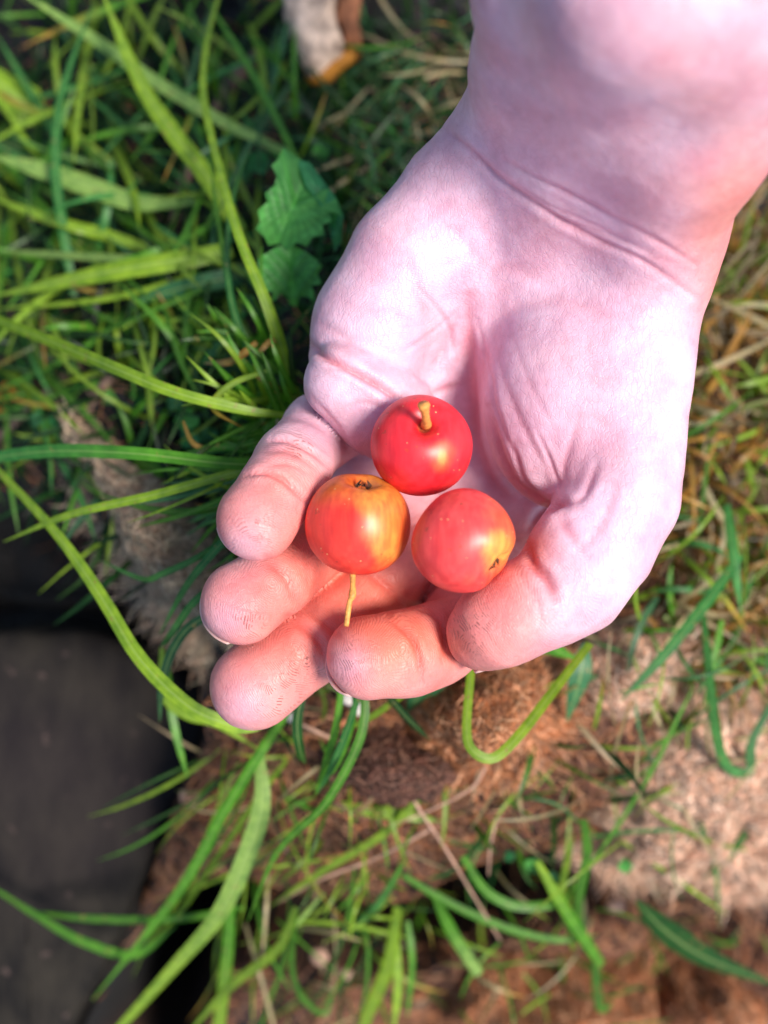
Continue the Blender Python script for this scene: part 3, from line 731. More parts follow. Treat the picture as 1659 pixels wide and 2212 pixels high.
LL = [
 ([(630, 898), (530, 886), (380, 848), (260, 800), (130, 745), (-20, 686)], -32, -35, 27, 'y', None, 10, .3, (.4, .8, 1, 1, .9)),
 ([(655, 1005), (480, 1000), (300, 980), (120, 974), (-30, 990)], -31, -36, 28, 'm', 'b', 8, -.2, (.8, 1, 1, 1, .8)),
 ([(610, 1540), (540, 1570), (475, 1558), (400, 1520), (300, 1420), (220, 1290), (120, 1150), (-20, 1000)], -38, -35, 34, 'y', None, 10, .3, (.6, .9, 1, .9, .5)),
 ([(640, 985), (480, 1028), (330, 1070), (150, 1112), (8, 1170)], -32, -36, 20, 'y', None, 8, .1),
 ([(640, 1010), (560, 1060), (440, 1102), (330, 1100), (200, 1062)], -34, -48, 17, 'm', None, 6, .1),
 ([(600, 1050), (520, 1130), (450, 1205), (400, 1270), (345, 1370)], -31, -48, 17, 'b', None, 8, .3),
 ([(580, 1090), (450, 1190), (350, 1240), (305, 1250), (215, 1210)], -35, -51, 14, 'b', None, 6, 0),
 ([(540, 1230), (430, 1290), (370, 1370), (345, 1400)], -35, -52, 16, 'b', None, 6, .2),
 ([(560, 1300), (430, 1340), (375, 1400), (350, 1480), (345, 1560)], -34, -56, 20, 't', None, 6, .2),
 ([(600, 985), (480, 965), (380, 985)], -34, -46, 15, 'm', None, 4, 0),
 ([(590, 1080), (500, 1090), (410, 1130)], -32, -44, 12, 'b', None, 4, 0),
 ([(555, 740), (500, 780), (440, 785)], -37, -49, 15, 'o', 's', 4, .5),
 ([(560, 760), (590, 735), (620, 755)], -37, -49, 12, 'o', 's', 4, .5),
 ([(580, 800), (500, 830), (460, 880), (525, 925)], -32, -38, 13, 'y', 'o', 4, .8),
 ([(395, 910), (420, 960), (480, 975)], -37, -44, 11, 'o', 's', 4, .5),
 ([(600, 905), (590, 960), (575, 1000)], -31, -40, 8, 's', 's', 4, .5),
]
tuft('grass_tuft', 'grass tuft', 'broad bright grass blades slanting in from the top left corner', (560, 420, -95), TL + rand_blades(80, (340, 260), 330, 40, 320, 160, 360, -98, -72, 8, 16, 'mybmtymdy'))
tuft('grass_tuft', 'grass tuft', 'sheaf of pale and yellow green blades lying across the left edge', (540, 590, -95), ML + rand_blades(100, (280, 650), 290, 110, 330, 150, 380, -98, -70, 7, 16, 'ymmbyymd'))
tuft('grass_tuft', 'grass tuft', 'three long narrow stalks running upright from the little finger', (630, 900, -85), LONG)
tuft('grass_tuft', 'grass tuft', 'dense fresh green tuft fanning out left of the little finger', (640, 980, -85),
     LL + rand_blades(34, (610, 900), 60, 90, 240, 120, 260, -58, -34, 9, 15, 'mmmyd', .7) + rand_blades(46, (630, 1040), 70, 165, 240, 150, 330, -42, -42, 7, 14, 'mbbtmy', .5) + rand_blades(20, (560, 760), 60, 60, 300, 90, 200, -66, -50, 8, 13, 'dmm', .7))
BT = [
 ([(742, 1440), (728, 1560), (700, 1660), (680, 1720)], -37, -59, 15, 'm', None, 4, .2),
 ([(655, 1490), (642, 1560), (648, 1620), (660, 1650)], -36, -52, 22, 'd', None, 4, .2),
 ([(785, 1470), (745, 1590), (715, 1660), (685, 1715)], -34, -54, 15, 'b', None, 4, .2),
 ([(780, 1455), (788, 1540), (768, 1620), (700, 1740), (600, 1840), (535, 1990)], -36, -52, 20, 'm', None, 6, .3),
 ([(760, 1450), (765, 1540), (735, 1640), (690, 1700)], -39, -57, 11, 'm', None, 3, 0),
 ([(985, 1450), (890, 1490), (800, 1550), (735, 1580)], -41, -56, 14, 'y', None, 3, .2),
 ([(815, 1470), (870, 1540), (930, 1600)], -41, -54, 17, 'd', None, 3, .2),
]
tuft('grass_tuft', 'grass tuft', 'narrow green blades hanging out from under the index fingertip', (770, 1450, -75), BT)
BL = [
 ([(560, 1630), (566, 1740), (528, 1860), (470, 1980), (380, 2085), (250, 2230)], -62, -58, 40, 'p', 'y', 6, .3, (.5, 1, 1, .8, .5)),
 ([(625, 1530), (560, 1630), (480, 1760), (410, 1890), (330, 2000), (200, 2160)], -64, -62, 22, 'm', None, 6, .3),
 ([(500, 1900), (492, 2050), (470, 2240)], -72, -66, 26, 'm', 'y', 4, .1, (.7, 1, 1)),
 ([(640, 1960), (600, 2050), (500, 2130), (400, 2240)], -72, -64, 20, 'y', None, 4, .3),
 ([(700, 1930), (620, 2020), (560, 2090), (500, 2130)], -80, -76, 10, 'p', None, 4, .1),
 ([(-20, 1915), (90, 1985), (180, 2035), (290, 2062), (380, 2000)], -66, -72, 24, 'm', None, 4, .4),
 ([(80, 1972), (200, 1985), (380, 1985), (530, 1960)], -68, -74, 20, 'm', None, 4, .1, (.5, 1, 1, .6)),
 ([(360, 1440), (375, 1560), (405, 1680)], -70, -66, 17, 'm', None, 3, .1),
 ([(350, 1400), (352, 1500), (400, 1545), (470, 1565), (560, 1620)], -64, -70, 20, 'y', None, 3, .3),
 ([(620, 1640), (560, 1720), (470, 1850), (380, 1980), (260, 2090)], -76, -80, 13, 'y', None, 3, .2),
 ([(930, 1700), (830, 1800), (700, 1880), (580, 1960)], -76, -84, 17, 'y', None, 3, .2),
 ([(640, 1960), (630, 2080), (650, 2150), (700, 2190), (720, 2140)], -72, -80, 14, 'm', None, 3, .2),
]
tuft('grass_tuft', 'grass tuft', 'long arching blades sweeping down over the stone edge, lower left', (600, 1700, -95), BL + rand_blades(50, (660, 1800), 200, 190, 300, 120, 340, -94, -76, 5, 9, 'yymmysds', .6))
BM = [
 ([(700, 1735), (800, 1752), (880, 1762), (955, 1775)], -80, -82, 24, 'y', None, 2, .2),
 ([(760, 2010), (820, 1950), (880, 1850)], -88, -72, 17, 'b', 'm', 3, .1),
 ([(940, 1940), (980, 2020), (1035, 2105)], -84, -72, 26, 'm', 'p', 3, .2, (.6, 1, 1, .8)),
 ([(1000, 1850), (1050, 1925), (1120, 1958), (1210, 1950), (1235, 1925)], -74, -76, 20, 'm', None, 3, .4),
 ([(870, 1890), (960, 1945), (1080, 2000), (1200, 2030), (1290, 2020)], -82, -84, 17, 'm', None, 3, .2),
 ([(640, 1990), (760, 2000), (900, 2030)], -86, -84, 12, 'y', None, 3, 0),
 ([(850, 2000), (860, 2120), (850, 2230)], -86, -70, 20, 'y', None, 3, 0),
 ([(880, 1990), (890, 2080), (880, 2200)], -88, -74, 13, 'm', None, 3, 0),
 ([(860, 1960), (840, 2080), (800, 2180), (770, 2260)], -86, -68, 28, 'y', None, 3, .2),
]
tuft('grass_tuft', 'grass tuft', 'scattered short yellow green blades at the bottom centre', (860, 1980, -105), BM + rand_blades(80, (950, 1860), 360, 180, 360, 80, 240, -98, -80, 4, 9, 'yymmydss', .7))
BR = [
 ([(1300, 2085), (1250, 2010), (1205, 1940), (1160, 1860)], -78, -66, 26, 'm', 'y', 3, .2, (.8, 1, .9, .5)),
 ([(1285, 2060), (1290, 2140), (1300, 2180), (1325, 2165)], -78, -84, 20, 'm', None, 3, .2),
 ([(1262, 1770), (1268, 1850), (1248, 1960), (1262, 2060)], -74, -80, 20, 'm', 'd', 3, .2),
 ([(1240, 2050), (1215, 1930), (1240, 1800)], -84, -78, 16, 'y', None, 3, .2),
 ([(1230, 1930), (1310, 1820), (1400, 1680), (1460, 1560), (1500, 1480)], -84, -70, 12, 'm', None, 3, .2),
]
tuft('grass_tuft', 'grass tuft', 'upright bright tuft with a folded blade above the lower fibre clump', (1260, 2040, -105), BR)
RB = [
 ([(1275, 1390), (1190, 1500), (1120, 1590), (1065, 1638), (1020, 1620), (1008, 1570), (1018, 1440)], -40, -34, 21, 'y', 'y', 6, .5, (.8, 1, 1, 1, .9, .8)),
]
tuft('grass_tuft', 'grass tuft', 'single yellow green blade looped in a U right of the thumb', (1275, 1390, -80), RB)
RM = [
 ([(1520, 1330), (1535, 1480), (1550, 1600), (1575, 1660), (1620, 1665), (1625, 1600), (1680, 1500)], -66, -62, 20, 'b', 't', 4, .5, (.6, 1, 1, 1, .6)),
 ([(1600, 1200), (1520, 1310), (1430, 1420), (1340, 1515)], -66, -66, 22, 'b', 't', 4, .3),
 ([(1570, 1090), (1585, 1200), (1600, 1320)], -72, -66, 20, 'b', None, 4, .3),
 ([(1680, 1560), (1580, 1630), (1470, 1690), (1380, 1740)], -76, -80, 14, 'y', None, 4, .3),
 ([(1560, 1640), (1530, 1720), (1520, 1790), (1545, 1870), (1555, 2010)], -78, -84, 17, 'b', None, 4, .3),
 ([(1670, 1690), (1590, 1830), (1520, 1900)], -80, -86, 15, 'b', None, 4, .3),
 ([(1560, 1340), (1540, 1440), (1520, 1540)], -76, -74, 16, 'm', None, 4, .3),
 ([(1420, 1290), (1380, 1360), (1350, 1470)], -80, -74, 15, 't', None, 4, .3),
 ([(1390, 1640), (1500, 1655), (1580, 1650)], -84, -80, 12, 't', None, 4, .3),
]
tuft('grass_tuft', 'grass tuft', 'blue green curling blades over the brown clumps at the right edge', (1560, 1350, -105), RM + rand_blades(46, (1480, 1600), 240, 0, 360, 120, 280, -84, -70, 4, 9, 'yybtsmys', .8))
tuft('grass_tuft', 'grass tuft', 'thin yellowish blades criss-crossing right of the thumb mound', (1600, 900, -105),
     rand_blades(60, (1590, 880), 210, 0, 360, 120, 300, -98, -84, 7, 14, 'yysosoym', .7) + rand_blades(30, (1500, 1250), 130, 0, 360, 120, 260, -94, -84, 8, 16, 'yyosbsm', .7))
tuft('grass_tuft', 'grass tuft', 'thin dark green grass above the wrist, beside the pale bark', (870, 250, -112),
     rand_blades(60, (880, 230), 180, 0, 360, 100, 240, -104, -90, 6, 11, 'dddtdmts', .8))
# broad leaves
def broad(label, pts, z0, z1, wpx, col, name='broad_leaf'):
    o = W(pts[0][0], pts[0][1], z0)
    me = blade_mesh(pts, z0, z1, wpx, col, None, 4, .2, (.15, .75, 1., .85, .5, .05), o); ob = link(name, me, M_leaf, None, tuple(o / 1000))
    return tag(ob, label, 'leaf')
broad('smooth bright green leaf just below the thumb', [(1085, 1405), (1160, 1392), (1250, 1425)], -50, -58, 42, 'm')
broad('drooping blue green leaf hanging right of the thumb knuckle', [(1265, 1390), (1250, 1470), (1225, 1560)], -66, -72, 52, 't')
broad('dark teal leaf under the index finger', [(975, 1460), (915, 1490), (880, 1540)], -62, -70, 52, 't')
broad('long dark green leaf lying across the lower right corner', [(1375, 1945), (1440, 2010), (1530, 2070), (1680, 2130)], -74, -78, 60, 'd')
broad('yellow green leaf showing at the far left edge, upper half', [(100, 260), (40, 215), (-60, 130)], -90, -84, 90, 'y')
broad('dark green leaf under the blades at the left edge', [(130, 380), (60, 330), (-60, 290)], -96, -92, 100, 'd')
broad('green leaf curled beside the little grey clump', [(250, 975), (330, 1010), (420, 1035)], -84, -78, 40, 'm')

# lobed leaf: radial outline with teeth
def lobed_mesh(c2, z, rx, ry, rot, lobes, origin, tip=1., col='b'):
    VV = [W(c2[0], c2[1], z - 1.5)]; n = 96; rr_ = 4
    for j in range(1, rr_ + 1):
        for i in range(n):
            a = 2 * math.pi * i / n; tooth = abs(((a * lobes / (2 * math.pi)) % 1) - .5) * 2
            r_ = (.80 + .20 * (1 - tooth ** .9)) * (j / rr_)
            if abs(math.atan2(math.sin(a - math.pi), math.cos(a - math.pi))) < .5: r_ *= .55 + .45 * abs(math.atan2(math.sin(a - math.pi), math.cos(a - math.pi))) / .5
            x = math.cos(a) * rx * r_; y = math.sin(a) * ry * r_; ca, sa = math.cos(R(rot)), math.sin(R(rot))
            VV.append(W(c2[0] + x * ca - y * sa, c2[1] - (x * sa + y * ca), z + 2.2 * abs(y / ry) * (j / rr_) + .5 * math.sin(a * lobes) * j / rr_ - 3 * (j / rr_) ** 2 * max(0, math.cos(a))))
    F = [[0, 1 + i, 1 + (i + 1) % n] for i in range(n)]
    F += [[1 + (j - 1) * n + i, 1 + j * n + i, 1 + j * n + (i + 1) % n, 1 + (j - 1) * n + (i + 1) % n] for j in range(1, rr_) for i in range(n)]
    me = mesh_mm('leaflet', VV, F, origin); c = PAL[col] * (.95 + .1 * random.random())
    set_col(me, 'tone', np.repeat(c[None], len(VV), 0)); return me
PAL['g'] = np.array([.085, .32, .07]); PAL['c'] = np.array([.05, .25, .09])
o = W(660, 520, -85); e = empty('leafy_plant', o); tag(e, 'toothed green leaves like strawberry beside the palm edge, upper centre', 'plant')
def leaf_poly(pts, c, tip, z, col):
    C = []
    for a, b in zip(pts, pts[1:] + pts[:1]):
        for t in (0, .33, .66): C.append((a[0] + (b[0] - a[0]) * t, a[1] + (b[1] - a[1]) * t))
    C = np.array(C, float); c = np.array(c, float); tip = np.array(tip, float); m = tip - c; m /= np.hypot(*m)
    VV = []; TT = []; n_ = len(C); K = 9
    for j in range(K + 1):
        for i, p in enumerate(C):
            q = c + (p - c) * max(.001, j / K); d = q - c; al = d @ m; ac_ = abs(d[0] * m[1] - d[1] * m[0])
            vein = max(0, 1 - ac_ / 3.5) + .7 * max(0, 1 - abs(((al + ac_ * .8) / 26) % 1 - .5) * 9)
            VV.append(W(q[0], q[1], z + .055 * ac_ - .0003 * al * al + .7 * math.sin(al / 9 + ac_ / 7) - .5 * min(1, vein)))
            TT.append(PAL[col] * (1 + .45 * min(1, vein)) * (1 + .15 * math.sin(i * 1.7)))
    F = [[j * n_ + i, (j + 1) * n_ + i, (j + 1) * n_ + (i + 1) % n_, j * n_ + (i + 1) % n_] for j in range(K) for i in range(n_)]
    me = mesh_mm('leaflet', VV, np.array(F), o); set_col(me, 'tone', TT); link('leaflet', me, M_leaf, e)
leaf_poly([(612, 318), (600, 345), (586, 358), (598, 380), (592, 402), (572, 418), (578, 436), (556, 455), (562, 478), (552, 495), (572, 512), (580, 530), (604, 526), (622, 540), (640, 524), (664, 532), (676, 512), (700, 508), (696, 486), (716, 478), (708, 455), (738, 466), (732, 440), (712, 408), (690, 385), (660, 352)], (636, 440), (600, 520), -54, 'g')
leaf_poly([(600, 532), (578, 545), (556, 560), (560, 582), (550, 600), (566, 612), (572, 632), (588, 628), (592, 652), (606, 634), (618, 640), (626, 658), (642, 664), (646, 642), (662, 640), (678, 652), (678, 630), (672, 618), (694, 612), (686, 592), (696, 574), (682, 560), (664, 545), (636, 532)], (628, 575), (634, 650), -56, 'g')
leaf_poly([(640, 345), (668, 350), (700, 392), (728, 430), (742, 465), (738, 520), (722, 545), (724, 500), (706, 470), (690, 440), (660, 400)], (700, 440), (725, 520), -52, 'c')
me = blade_mesh([(615, 470), (620, 560), (628, 620), (600, 640)], -66, -68, 5, 's', None, 1, 0, origin=o); link('dry_stem', me, M_dry, e)
def clover(label, spots, z):
    z = z - float(drop(np.array(spots[0][0] * 1.), np.array(spots[0][1] * 1.))); o = W(spots[0][0], spots[0][1], z); e = empty('ground_leaf_plant', o); tag(e, label, 'plant', 'small round leaved plants')
    for (x, y, r_) in spots:
        link('leaf', lobed_mesh((x, y), z + random.uniform(-3, 6), r_, r_ * .9, random.uniform(0, 360), 5, o, col=random.choice('ctg')), M_leaf, e)
        link('stalk', blade_mesh([(x, y), (x + random.uniform(-30, 30), y + random.uniform(-30, 30))], z - 2 + .85 * float(drop(np.array(x * 1.), np.array(y * 1.))), z - 14 + .85 * float(drop(np.array(x * 1.), np.array(y * 1.))), 4, 'd', None, 0, 0, origin=o), M_leaf, e)
clover('cluster of small round leaves left of the little finger', [(405, 905, 30), (450, 945, 26), (410, 950, 24), (500, 930, 24), (470, 1010, 28), (540, 950, 24), (380, 870, 22), (520, 985, 22)], -78)
clover('small round leaves between brown sticks near the left edge', [(270, 880, 26), (300, 855, 22), (110, 920, 22), (80, 905, 18), (240, 860, 24), (310, 895, 22)], -92)
clover('tiny round leaves in the dark litter below centre right', [(1130, 1770, 18), (1160, 1790, 18), (1110, 1800, 16), (1150, 1870, 20), (1190, 1900, 20), (1100, 1850, 14), (1350, 1870, 18), (1200, 1760, 16)], -96)
clover('dim round leaves deep in the grass above the palm', [(560, 350, 30), (520, 370, 28), (500, 340, 26), (690, 330, 22), (720, 650, 22), (640, 700, 20), (590, 820, 20)], -90)

# ------------------------------------------------------------------ fibre clumps
FIB = {'warm': [(.52, .20, .085), (.38, .13, .05), (.66, .33, .19)], 'pale': [(.78, .47, .35), (.62, .33, .22), (.85, .60, .48)], 'grey': [(.48, .34, .26), (.34, .21, .15), (.60, .46, .34)], 'dark': [(.16, .065, .045), (.10, .04, .03), (.24, .11, .075)]}
def fibre_arrays(n, xy, zf, kind, l0, l1, wd, lift, aim=None):
    k = 5; a = rng.uniform(0, 2 * np.pi, n) if aim is None else rng.normal(aim, .8, n)
    L = rng.uniform(l0, l1, n); b = rng.normal(0, 1.2, n); t = np.linspace(-.5, .5, k)
    ang = a[:, None] + b[:, None] * t[None]
    X = xy[:, 0:1] + np.cumsum(np.cos(ang) * (L / k)[:, None], 1); Y = xy[:, 1:2] + np.cumsum(np.sin(ang) * (L / k)[:, None], 1)
    Z = zf(X.ravel(), Y.ravel()).reshape(X.shape) + rng.uniform(.1, 1., n)[:, None] * lift + rng.normal(0, lift * .5, n)[:, None] * t[None] * 2
    P = np.stack([X, Y, Z], 2); side = np.stack([-np.sin(ang), np.cos(ang), np.zeros_like(ang)], 2)
    wv = np.tile(np.array([.5, 1, 1, .9, .25])[None] * wd, (n, 1)) * rng.uniform(.6, 1.3, n)[:, None]
    pal = np.array(FIB[kind]); tn = pal[rng.integers(0, len(pal), n)] * rng.uniform(.35, 1.25, n)[:, None]
    return P, wv, side, np.repeat(tn[:, None], k, 1)
def clump(label, cx, cy, rx, ry, zt, hgt, kind, n, rot=0, seed=0, base=None):
    zt = zt - float(drop(np.array(cx * 1.), np.array(cy * 1.))); k = S * (CAM - zt) / CAM; o = W(cx, cy, zt - hgt); ca, sa = math.cos(R(rot)), math.sin(R(rot)); ax_, ay_ = rx * k, ry * k
    def prof(X, Y):
        dx, dy = X - o[0], Y - o[1]; u = (dx * ca + dy * sa) / ax_; v = (-dx * sa + dy * ca) / ay_
        r_ = np.sqrt(u * u + v * v); P = np.stack([X, Y, np.full_like(X, seed * 50.)], 1)
        r_ = r_ * (1 + .35 * fbm(P, 20, 4, seed))
        return zt - hgt * np.clip(r_, 0, 1.3) ** 1.7 + 1.3 * fbm(P, 8, 3, seed + 3), r_
    e = empty('fibre_clump', o); tag(e, label, 'clump', 'clumps of brown coir fibre')
    nr_, na = 22, 64; VV = []
    for j in range(nr_ + 1):
        for i in range(na):
            a = 2 * math.pi * i / na; q = 1.25 * j / nr_; VV.append((o[0] + (math.cos(a) * ca * ax_ - math.sin(a) * sa * ay_) * q, o[1] + (math.cos(a) * sa * ax_ + math.sin(a) * ca * ay_) * q, 0))
    VV = np.array(VV); VV[:, 2] = prof(VV[:, 0], VV[:, 1])[0]
    F = [[j * na + i, (j + 1) * na + i, (j + 1) * na + (i + 1) % na, j * na + (i + 1) % na] for j in range(nr_) for i in range(na)]
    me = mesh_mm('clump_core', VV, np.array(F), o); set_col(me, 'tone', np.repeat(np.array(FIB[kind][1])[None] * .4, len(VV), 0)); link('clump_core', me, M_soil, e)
    a = rng.uniform(0, 2 * np.pi, n); q = np.sqrt(rng.uniform(0, 1, n)) * 1.22
    xy = np.stack([o[0] + (np.cos(a) * ca * ax_ - np.sin(a) * sa * ay_) * q, o[1] + (np.cos(a) * sa * ax_ + np.sin(a) * ca * ay_) * q], 1)
    P, wv, sd_, tn = fibre_arrays(n, xy, lambda X, Y: prof(X, Y)[0], kind, 7, 20, .2, 4.5)
    VV, F, tt = flat_ribbons(P, wv, sd_, tn); me = mesh_mm('fibres', VV, F, o); set_col(me, 'tone', tt)
    tag(link('fibres', me, M_dry, e), kind='stuff')
    return e
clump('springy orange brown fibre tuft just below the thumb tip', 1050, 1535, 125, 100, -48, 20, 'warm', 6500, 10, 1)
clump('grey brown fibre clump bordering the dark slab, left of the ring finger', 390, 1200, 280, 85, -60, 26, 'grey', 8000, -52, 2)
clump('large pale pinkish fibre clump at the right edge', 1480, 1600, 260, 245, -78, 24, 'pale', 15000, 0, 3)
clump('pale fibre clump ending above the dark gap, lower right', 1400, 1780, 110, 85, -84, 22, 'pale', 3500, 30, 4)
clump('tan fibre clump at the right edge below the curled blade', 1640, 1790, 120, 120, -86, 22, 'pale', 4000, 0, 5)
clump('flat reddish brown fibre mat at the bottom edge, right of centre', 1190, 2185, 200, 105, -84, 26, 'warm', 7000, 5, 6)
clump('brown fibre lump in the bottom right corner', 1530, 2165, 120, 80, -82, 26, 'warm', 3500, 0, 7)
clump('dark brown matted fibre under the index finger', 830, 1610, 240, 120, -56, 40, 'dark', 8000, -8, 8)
clump('pale straw coloured fibre mound below the thumb mound', 1320, 1450, 150, 110, -76, 22, 'pale', 3500, 20, 9)

# litter: fibres everywhere on the brown soil, small grass on the rest
n = 42000
pxy = np.stack([rng.uniform(-150, 1820, n), rng.uniform(-150, 2360, n)], 1)
brown = sstep(1250, 1560, pxy[:, 1] + .25 * (pxy[:, 0] - 800)) + .5 * sstep(1350, 1550, pxy[:, 0]) * sstep(500, 800, pxy[:, 1])
keep = rng.uniform(0, 1, n) < np.clip(brown, .06, 1); keep &= polydist(pxy[:, 0], pxy[:, 1], VALLEY, 14)[0] > rng.uniform(70, 200, n); keep &= ~((pxy[:, 0] < 430 - (pxy[:, 1] - 1600) * .42) & (pxy[:, 1] > 1240)); pxy = pxy[keep]; n = len(pxy)
kk = S * (CAM - GZ) / CAM; xy = np.stack([(pxy[:, 0] - 829.5) * kk, -(pxy[:, 1] - 1106) * kk], 1)
zf = lambda X, Y: ground_h(*gpx(X, Y))
P1 = fibre_arrays(n // 2, xy[:n // 2], zf, 'dark', 8, 28, .17, 5.5); P2 = fibre_arrays(n - n // 2, xy[n // 2:], zf, 'warm', 6, 26, .16, 5.)
VV, F, tt = flat_ribbons(*[np.concatenate([a, b]) for a, b in zip(P1, P2)]); me = mesh_mm('litter', VV, F); set_col(me, 'tone', tt)
tag(link('plant_litter', me, M_dry), 'reddish brown dead fibres and roots strewn over the soil', 'litter', kind='stuff')
def filler(name, label, n, region, cols, l0, l1, w0, w1, zup, seed):
    x0, x1, y0, y1 = region; p = np.stack([rng.uniform(x0, x1, n), rng.uniform(y0, y1, n)], 1)
    bad = ((p[:, 0] < 470 - (p[:, 1] - 1550) * .42) & (p[:, 1] > 1230)) | ((p[:, 0] < 300) & (p[:, 1] > 1080)); p = p[~bad]; n = len(p)
    xy = np.stack([(p[:, 0] - 829.5) * kk, -(p[:, 1] - 1106) * kk], 1); k = 6
    a = rng.uniform(0, 2 * np.pi, n); b = rng.normal(0, .5, n); L = rng.uniform(l0, l1, n); t = np.linspace(0, 1, k)
    ang = a[:, None] + b[:, None] * t; st_ = (L / k)[:, None] * (.45 + .75 * t[None])
    X = xy[:, :1] + np.cumsum(np.cos(ang) * st_, 1); Y = xy[:, 1:] + np.cumsum(np.sin(ang) * st_, 1)
    z0 = zf(xy[:, 0], xy[:, 1]); hh = rng.uniform(.4, 1, n) * zup
    Z = z0[:, None] + hh[:, None] * np.sin(t[None] * rng.uniform(1.5, 2.6, n)[:, None])
    P = np.stack([X, Y, Z], 2); tl = rng.normal(0, .5, n)[:, None]; side = np.stack([-np.sin(ang) * np.cos(tl), np.cos(ang) * np.cos(tl), np.sin(tl) + 0 * ang], 2)
    wv = np.array([.6, 1, 1, .9, .6, .08])[None] * rng.uniform(w0, w1, n)[:, None]
    pal = np.array([PAL[c] for c in cols]); tn = pal[rng.integers(0, len(pal), n)] * rng.uniform(.15, .8, n)[:, None]
    VV, F, tt = ribbons(P, wv, side, .3, np.repeat(tn[:, None], k, 1)); me = mesh_mm(name, VV, F); set_col(me, 'tone', tt)
    tag(link(name, me, M_leaf), label, 'grass', kind='stuff')
filler('short_grass', 'mixed short green grass under the larger blades on the left', 1000, (-150, 760, -150, 1180), 'mddddtdyd', 16, 50, .5, 1.3, 16, 1)
filler('dark_grass', 'fine dark green grass above the wrist', 650, (600, 1150, -150, 700), 'dtbdmts', 12, 32, .35, .8, 12, 2)
filler('yellow_grass', 'fine yellowish grass growing right of the hand', 1100, (1380, 1850, 350, 1450), 'ysosyoyoso', 14, 44, .45, 1.2, 16, 3)
filler('sparse_grass', 'sparse green and yellow sprigs in the brown litter at the bottom', 260, (450, 1800, 1450, 2350), 'ymmbds', 12, 36, .4, 1.1, 14, 4)

# ------------------------------------------------------------------ odd things on the ground
def dry(label, pts, z0, z1, r, mat=M_twig, name='dry_stem'):
    P = [W(x, y, z0 + (z1 - z0) * i / (len(pts) - 1) - .9 * float(drop(np.array(x * 1.), np.array(y * 1.)))) for i, (x, y) in enumerate(pts)]; o = P[0]
    VV, F = tube([p - o for p in P], [r, r * .9, r * .6], 7, 24); ob = link(name, mesh_mm(name, VV, F), mat, None, tuple(o / 1000))
    return tag(ob, label, 'stem' if name == 'dry_stem' else 'stick')
M_tan = plain('tan_stem', (.40, .24, .17), rough=.7, var=.3, scale=200)
dry('long tan dry stem running from below the middle fingertip to lower centre', [(640, 1560), (750, 1610), (855, 1655), (900, 1740), (960, 1830), (1020, 1930), (1080, 2030)], -70, -80, .55, M_tan)
dry('pale dry stem curving from the looped blade to the left', [(1050, 1655), (1020, 1700), (940, 1745), (840, 1785)], -72, -76, .45, M_tan)
dry('thin dry stem bent downward right of the bottom centre', [(1180, 1635), (1090, 1740), (1062, 1810), (1055, 1890)], -78, -80, .5, M_tan)
dry('straw coloured stem lying across the lower left blades', [(930, 1790), (820, 1850), (690, 1900), (600, 1950)], -80, -84, .6, M_tan)
dry('brown stick among round leaves near the left edge', [(250, 800), (215, 850), (185, 900)], -86, -90, 2.2, M_twig, 'stick')
dry('slanting grey brown stick at far left', [(170, 790), (100, 850), (-10, 950)], -92, -98, 1.9, M_twig, 'stick')
dry('pale grey brown stick under the blades at upper centre left', [(560, 120), (500, 180), (465, 240)], -90, -96, 2.8, M_twig, 'stick')
dry('short dark stick in the black soil above the lobed leaf', [(430, 340), (395, 400), (375, 480)], -96, -100, 2.6, M_twig, 'stick')
# pale bark piece
o = W(695, 60, -138); e = empty('bark_piece', o); tag(e, 'pale flaky bark piece with ochre lower rim at the top edge', 'bark')
def slabpiece(name, pts, z, th, mat, tilt=0, seed=0):
    z = z - 42; C = catmull(np.array(pts + [pts[0]], float), 44)[:-1]; c = C.mean(0); VV = []
    lv = [(0, th * .5 + 1), (.5, th * .5 + .8), (.85, th * .5 + .1), (1, th * .2), (1, -th * .3), (.9, -th * .5), (0, -th * .5)]
    for s_, dz in lv:
        for p in C:
            q = c + (p - c) * max(s_, .001); w_ = W(q[0], q[1], z); w_[2] += dz + tilt * (q[0] - c[0]) * S; VV.append(w_)
    VV = np.array(VV); VV += 1.5 * np.stack([fbm(VV, 6, 4, seed + i) for i in range(3)], 1); n_ = len(C)
    F = [[a * n_ + i, (a + 1) * n_ + i, (a + 1) * n_ + (i + 1) % n_, a * n_ + (i + 1) % n_] for a in range(len(lv) - 1) for i in range(n_)]
    link(name, mesh_mm(name, VV, np.array(F), o), mat, e)
slabpiece('pale_face', [(600, -60), (612, 20), (632, 80), (655, 150), (680, 165), (720, 140), (742, 95), (725, 20), (715, -60)], -84, 7, M_bark, 0, 3)
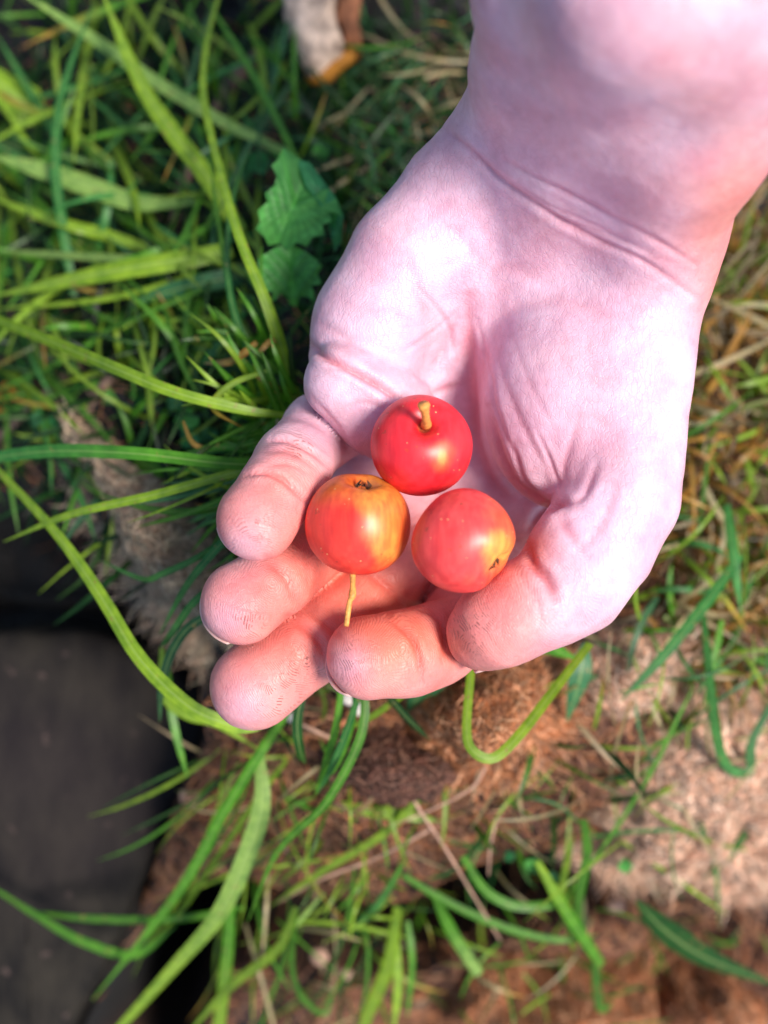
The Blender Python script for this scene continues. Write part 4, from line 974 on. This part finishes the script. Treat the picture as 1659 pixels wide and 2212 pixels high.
slabpiece('brown_side', [(712, -60), (728, 20), (745, 92), (775, 100), (778, 60), (765, -60)], -85, 7, M_barkside, .1, 5)
slabpiece('ochre_rim', [(662, 165), (678, 180), (712, 172), (775, 118), (782, 98), (742, 104), (700, 150)], -86, 5, M_barkrim, 0, 7)
o = W(15, 860, -128); e = empty('fallen_leaf', o); tag(e, 'small orange brown fallen leaf at the left edge', 'leaf')
slabpiece('leaf_blade', [(-30, 840), (10, 828), (45, 838), (58, 855), (35, 878), (0, 895), (-35, 890)], -84, 2, M_barkrim, 0, 9)
def pebble(x, y, z, r_, label, mat=M_pebble):
    c = W(x, y, z - float(drop(np.array(x * 1.), np.array(y * 1.)))); VV = []; F = []; nu, nv = 16, 10
    for j in range(nv + 1):
        for i in range(nu):
            ph = math.pi * j / nv; th = 2 * math.pi * i / nu; VV.append((math.sin(ph) * math.cos(th) * r_ * 1.25, math.sin(ph) * math.sin(th) * r_, math.cos(ph) * r_ * .7))
    VV = np.array(VV); VV = VV * (1 + .25 * fbm(VV + x, r_ * .9, 2, int(x))[:, None])
    F = np.array([[j * nu + i, (j + 1) * nu + i, (j + 1) * nu + (i + 1) % nu, j * nu + (i + 1) % nu] for j in range(nv) for i in range(nu)])
    ob = link('pebble', mesh_mm('pebble', VV, F), mat, None, tuple(c / 1000)); return tag(ob, label, 'pebble', 'pale pebbles in the litter')
pebble(632, 1550, -74, 1.6, 'tiny white pebble right below the middle fingertip')
pebble(752, 1508, -70, 2.2, 'white pebble between the blades under the index fingertip, upper of the pair')
pebble(775, 1530, -70, 1.9, 'white pebble between the blades under the index fingertip, lower of the pair')
M_peb2 = plain('tan_pebble', (.42, .25, .18), rough=.7, var=.3, scale=300)
pebble(412, 1725, -92, 3.2, 'tan pebble against the edge of the dark slab', M_peb2)
pebble(690, 2065, -98, 2.8, 'pinkish pebble beside the black gap at bottom left', M_peb2)
pebble(745, 2105, -98, 2.2, 'tan pebble a little right of the pinkish pebble near the bottom', M_peb2)
pebble(1330, 1955, -96, 3.0, 'pale pebble in the dark gap right of the bright upright tuft', M_peb2)
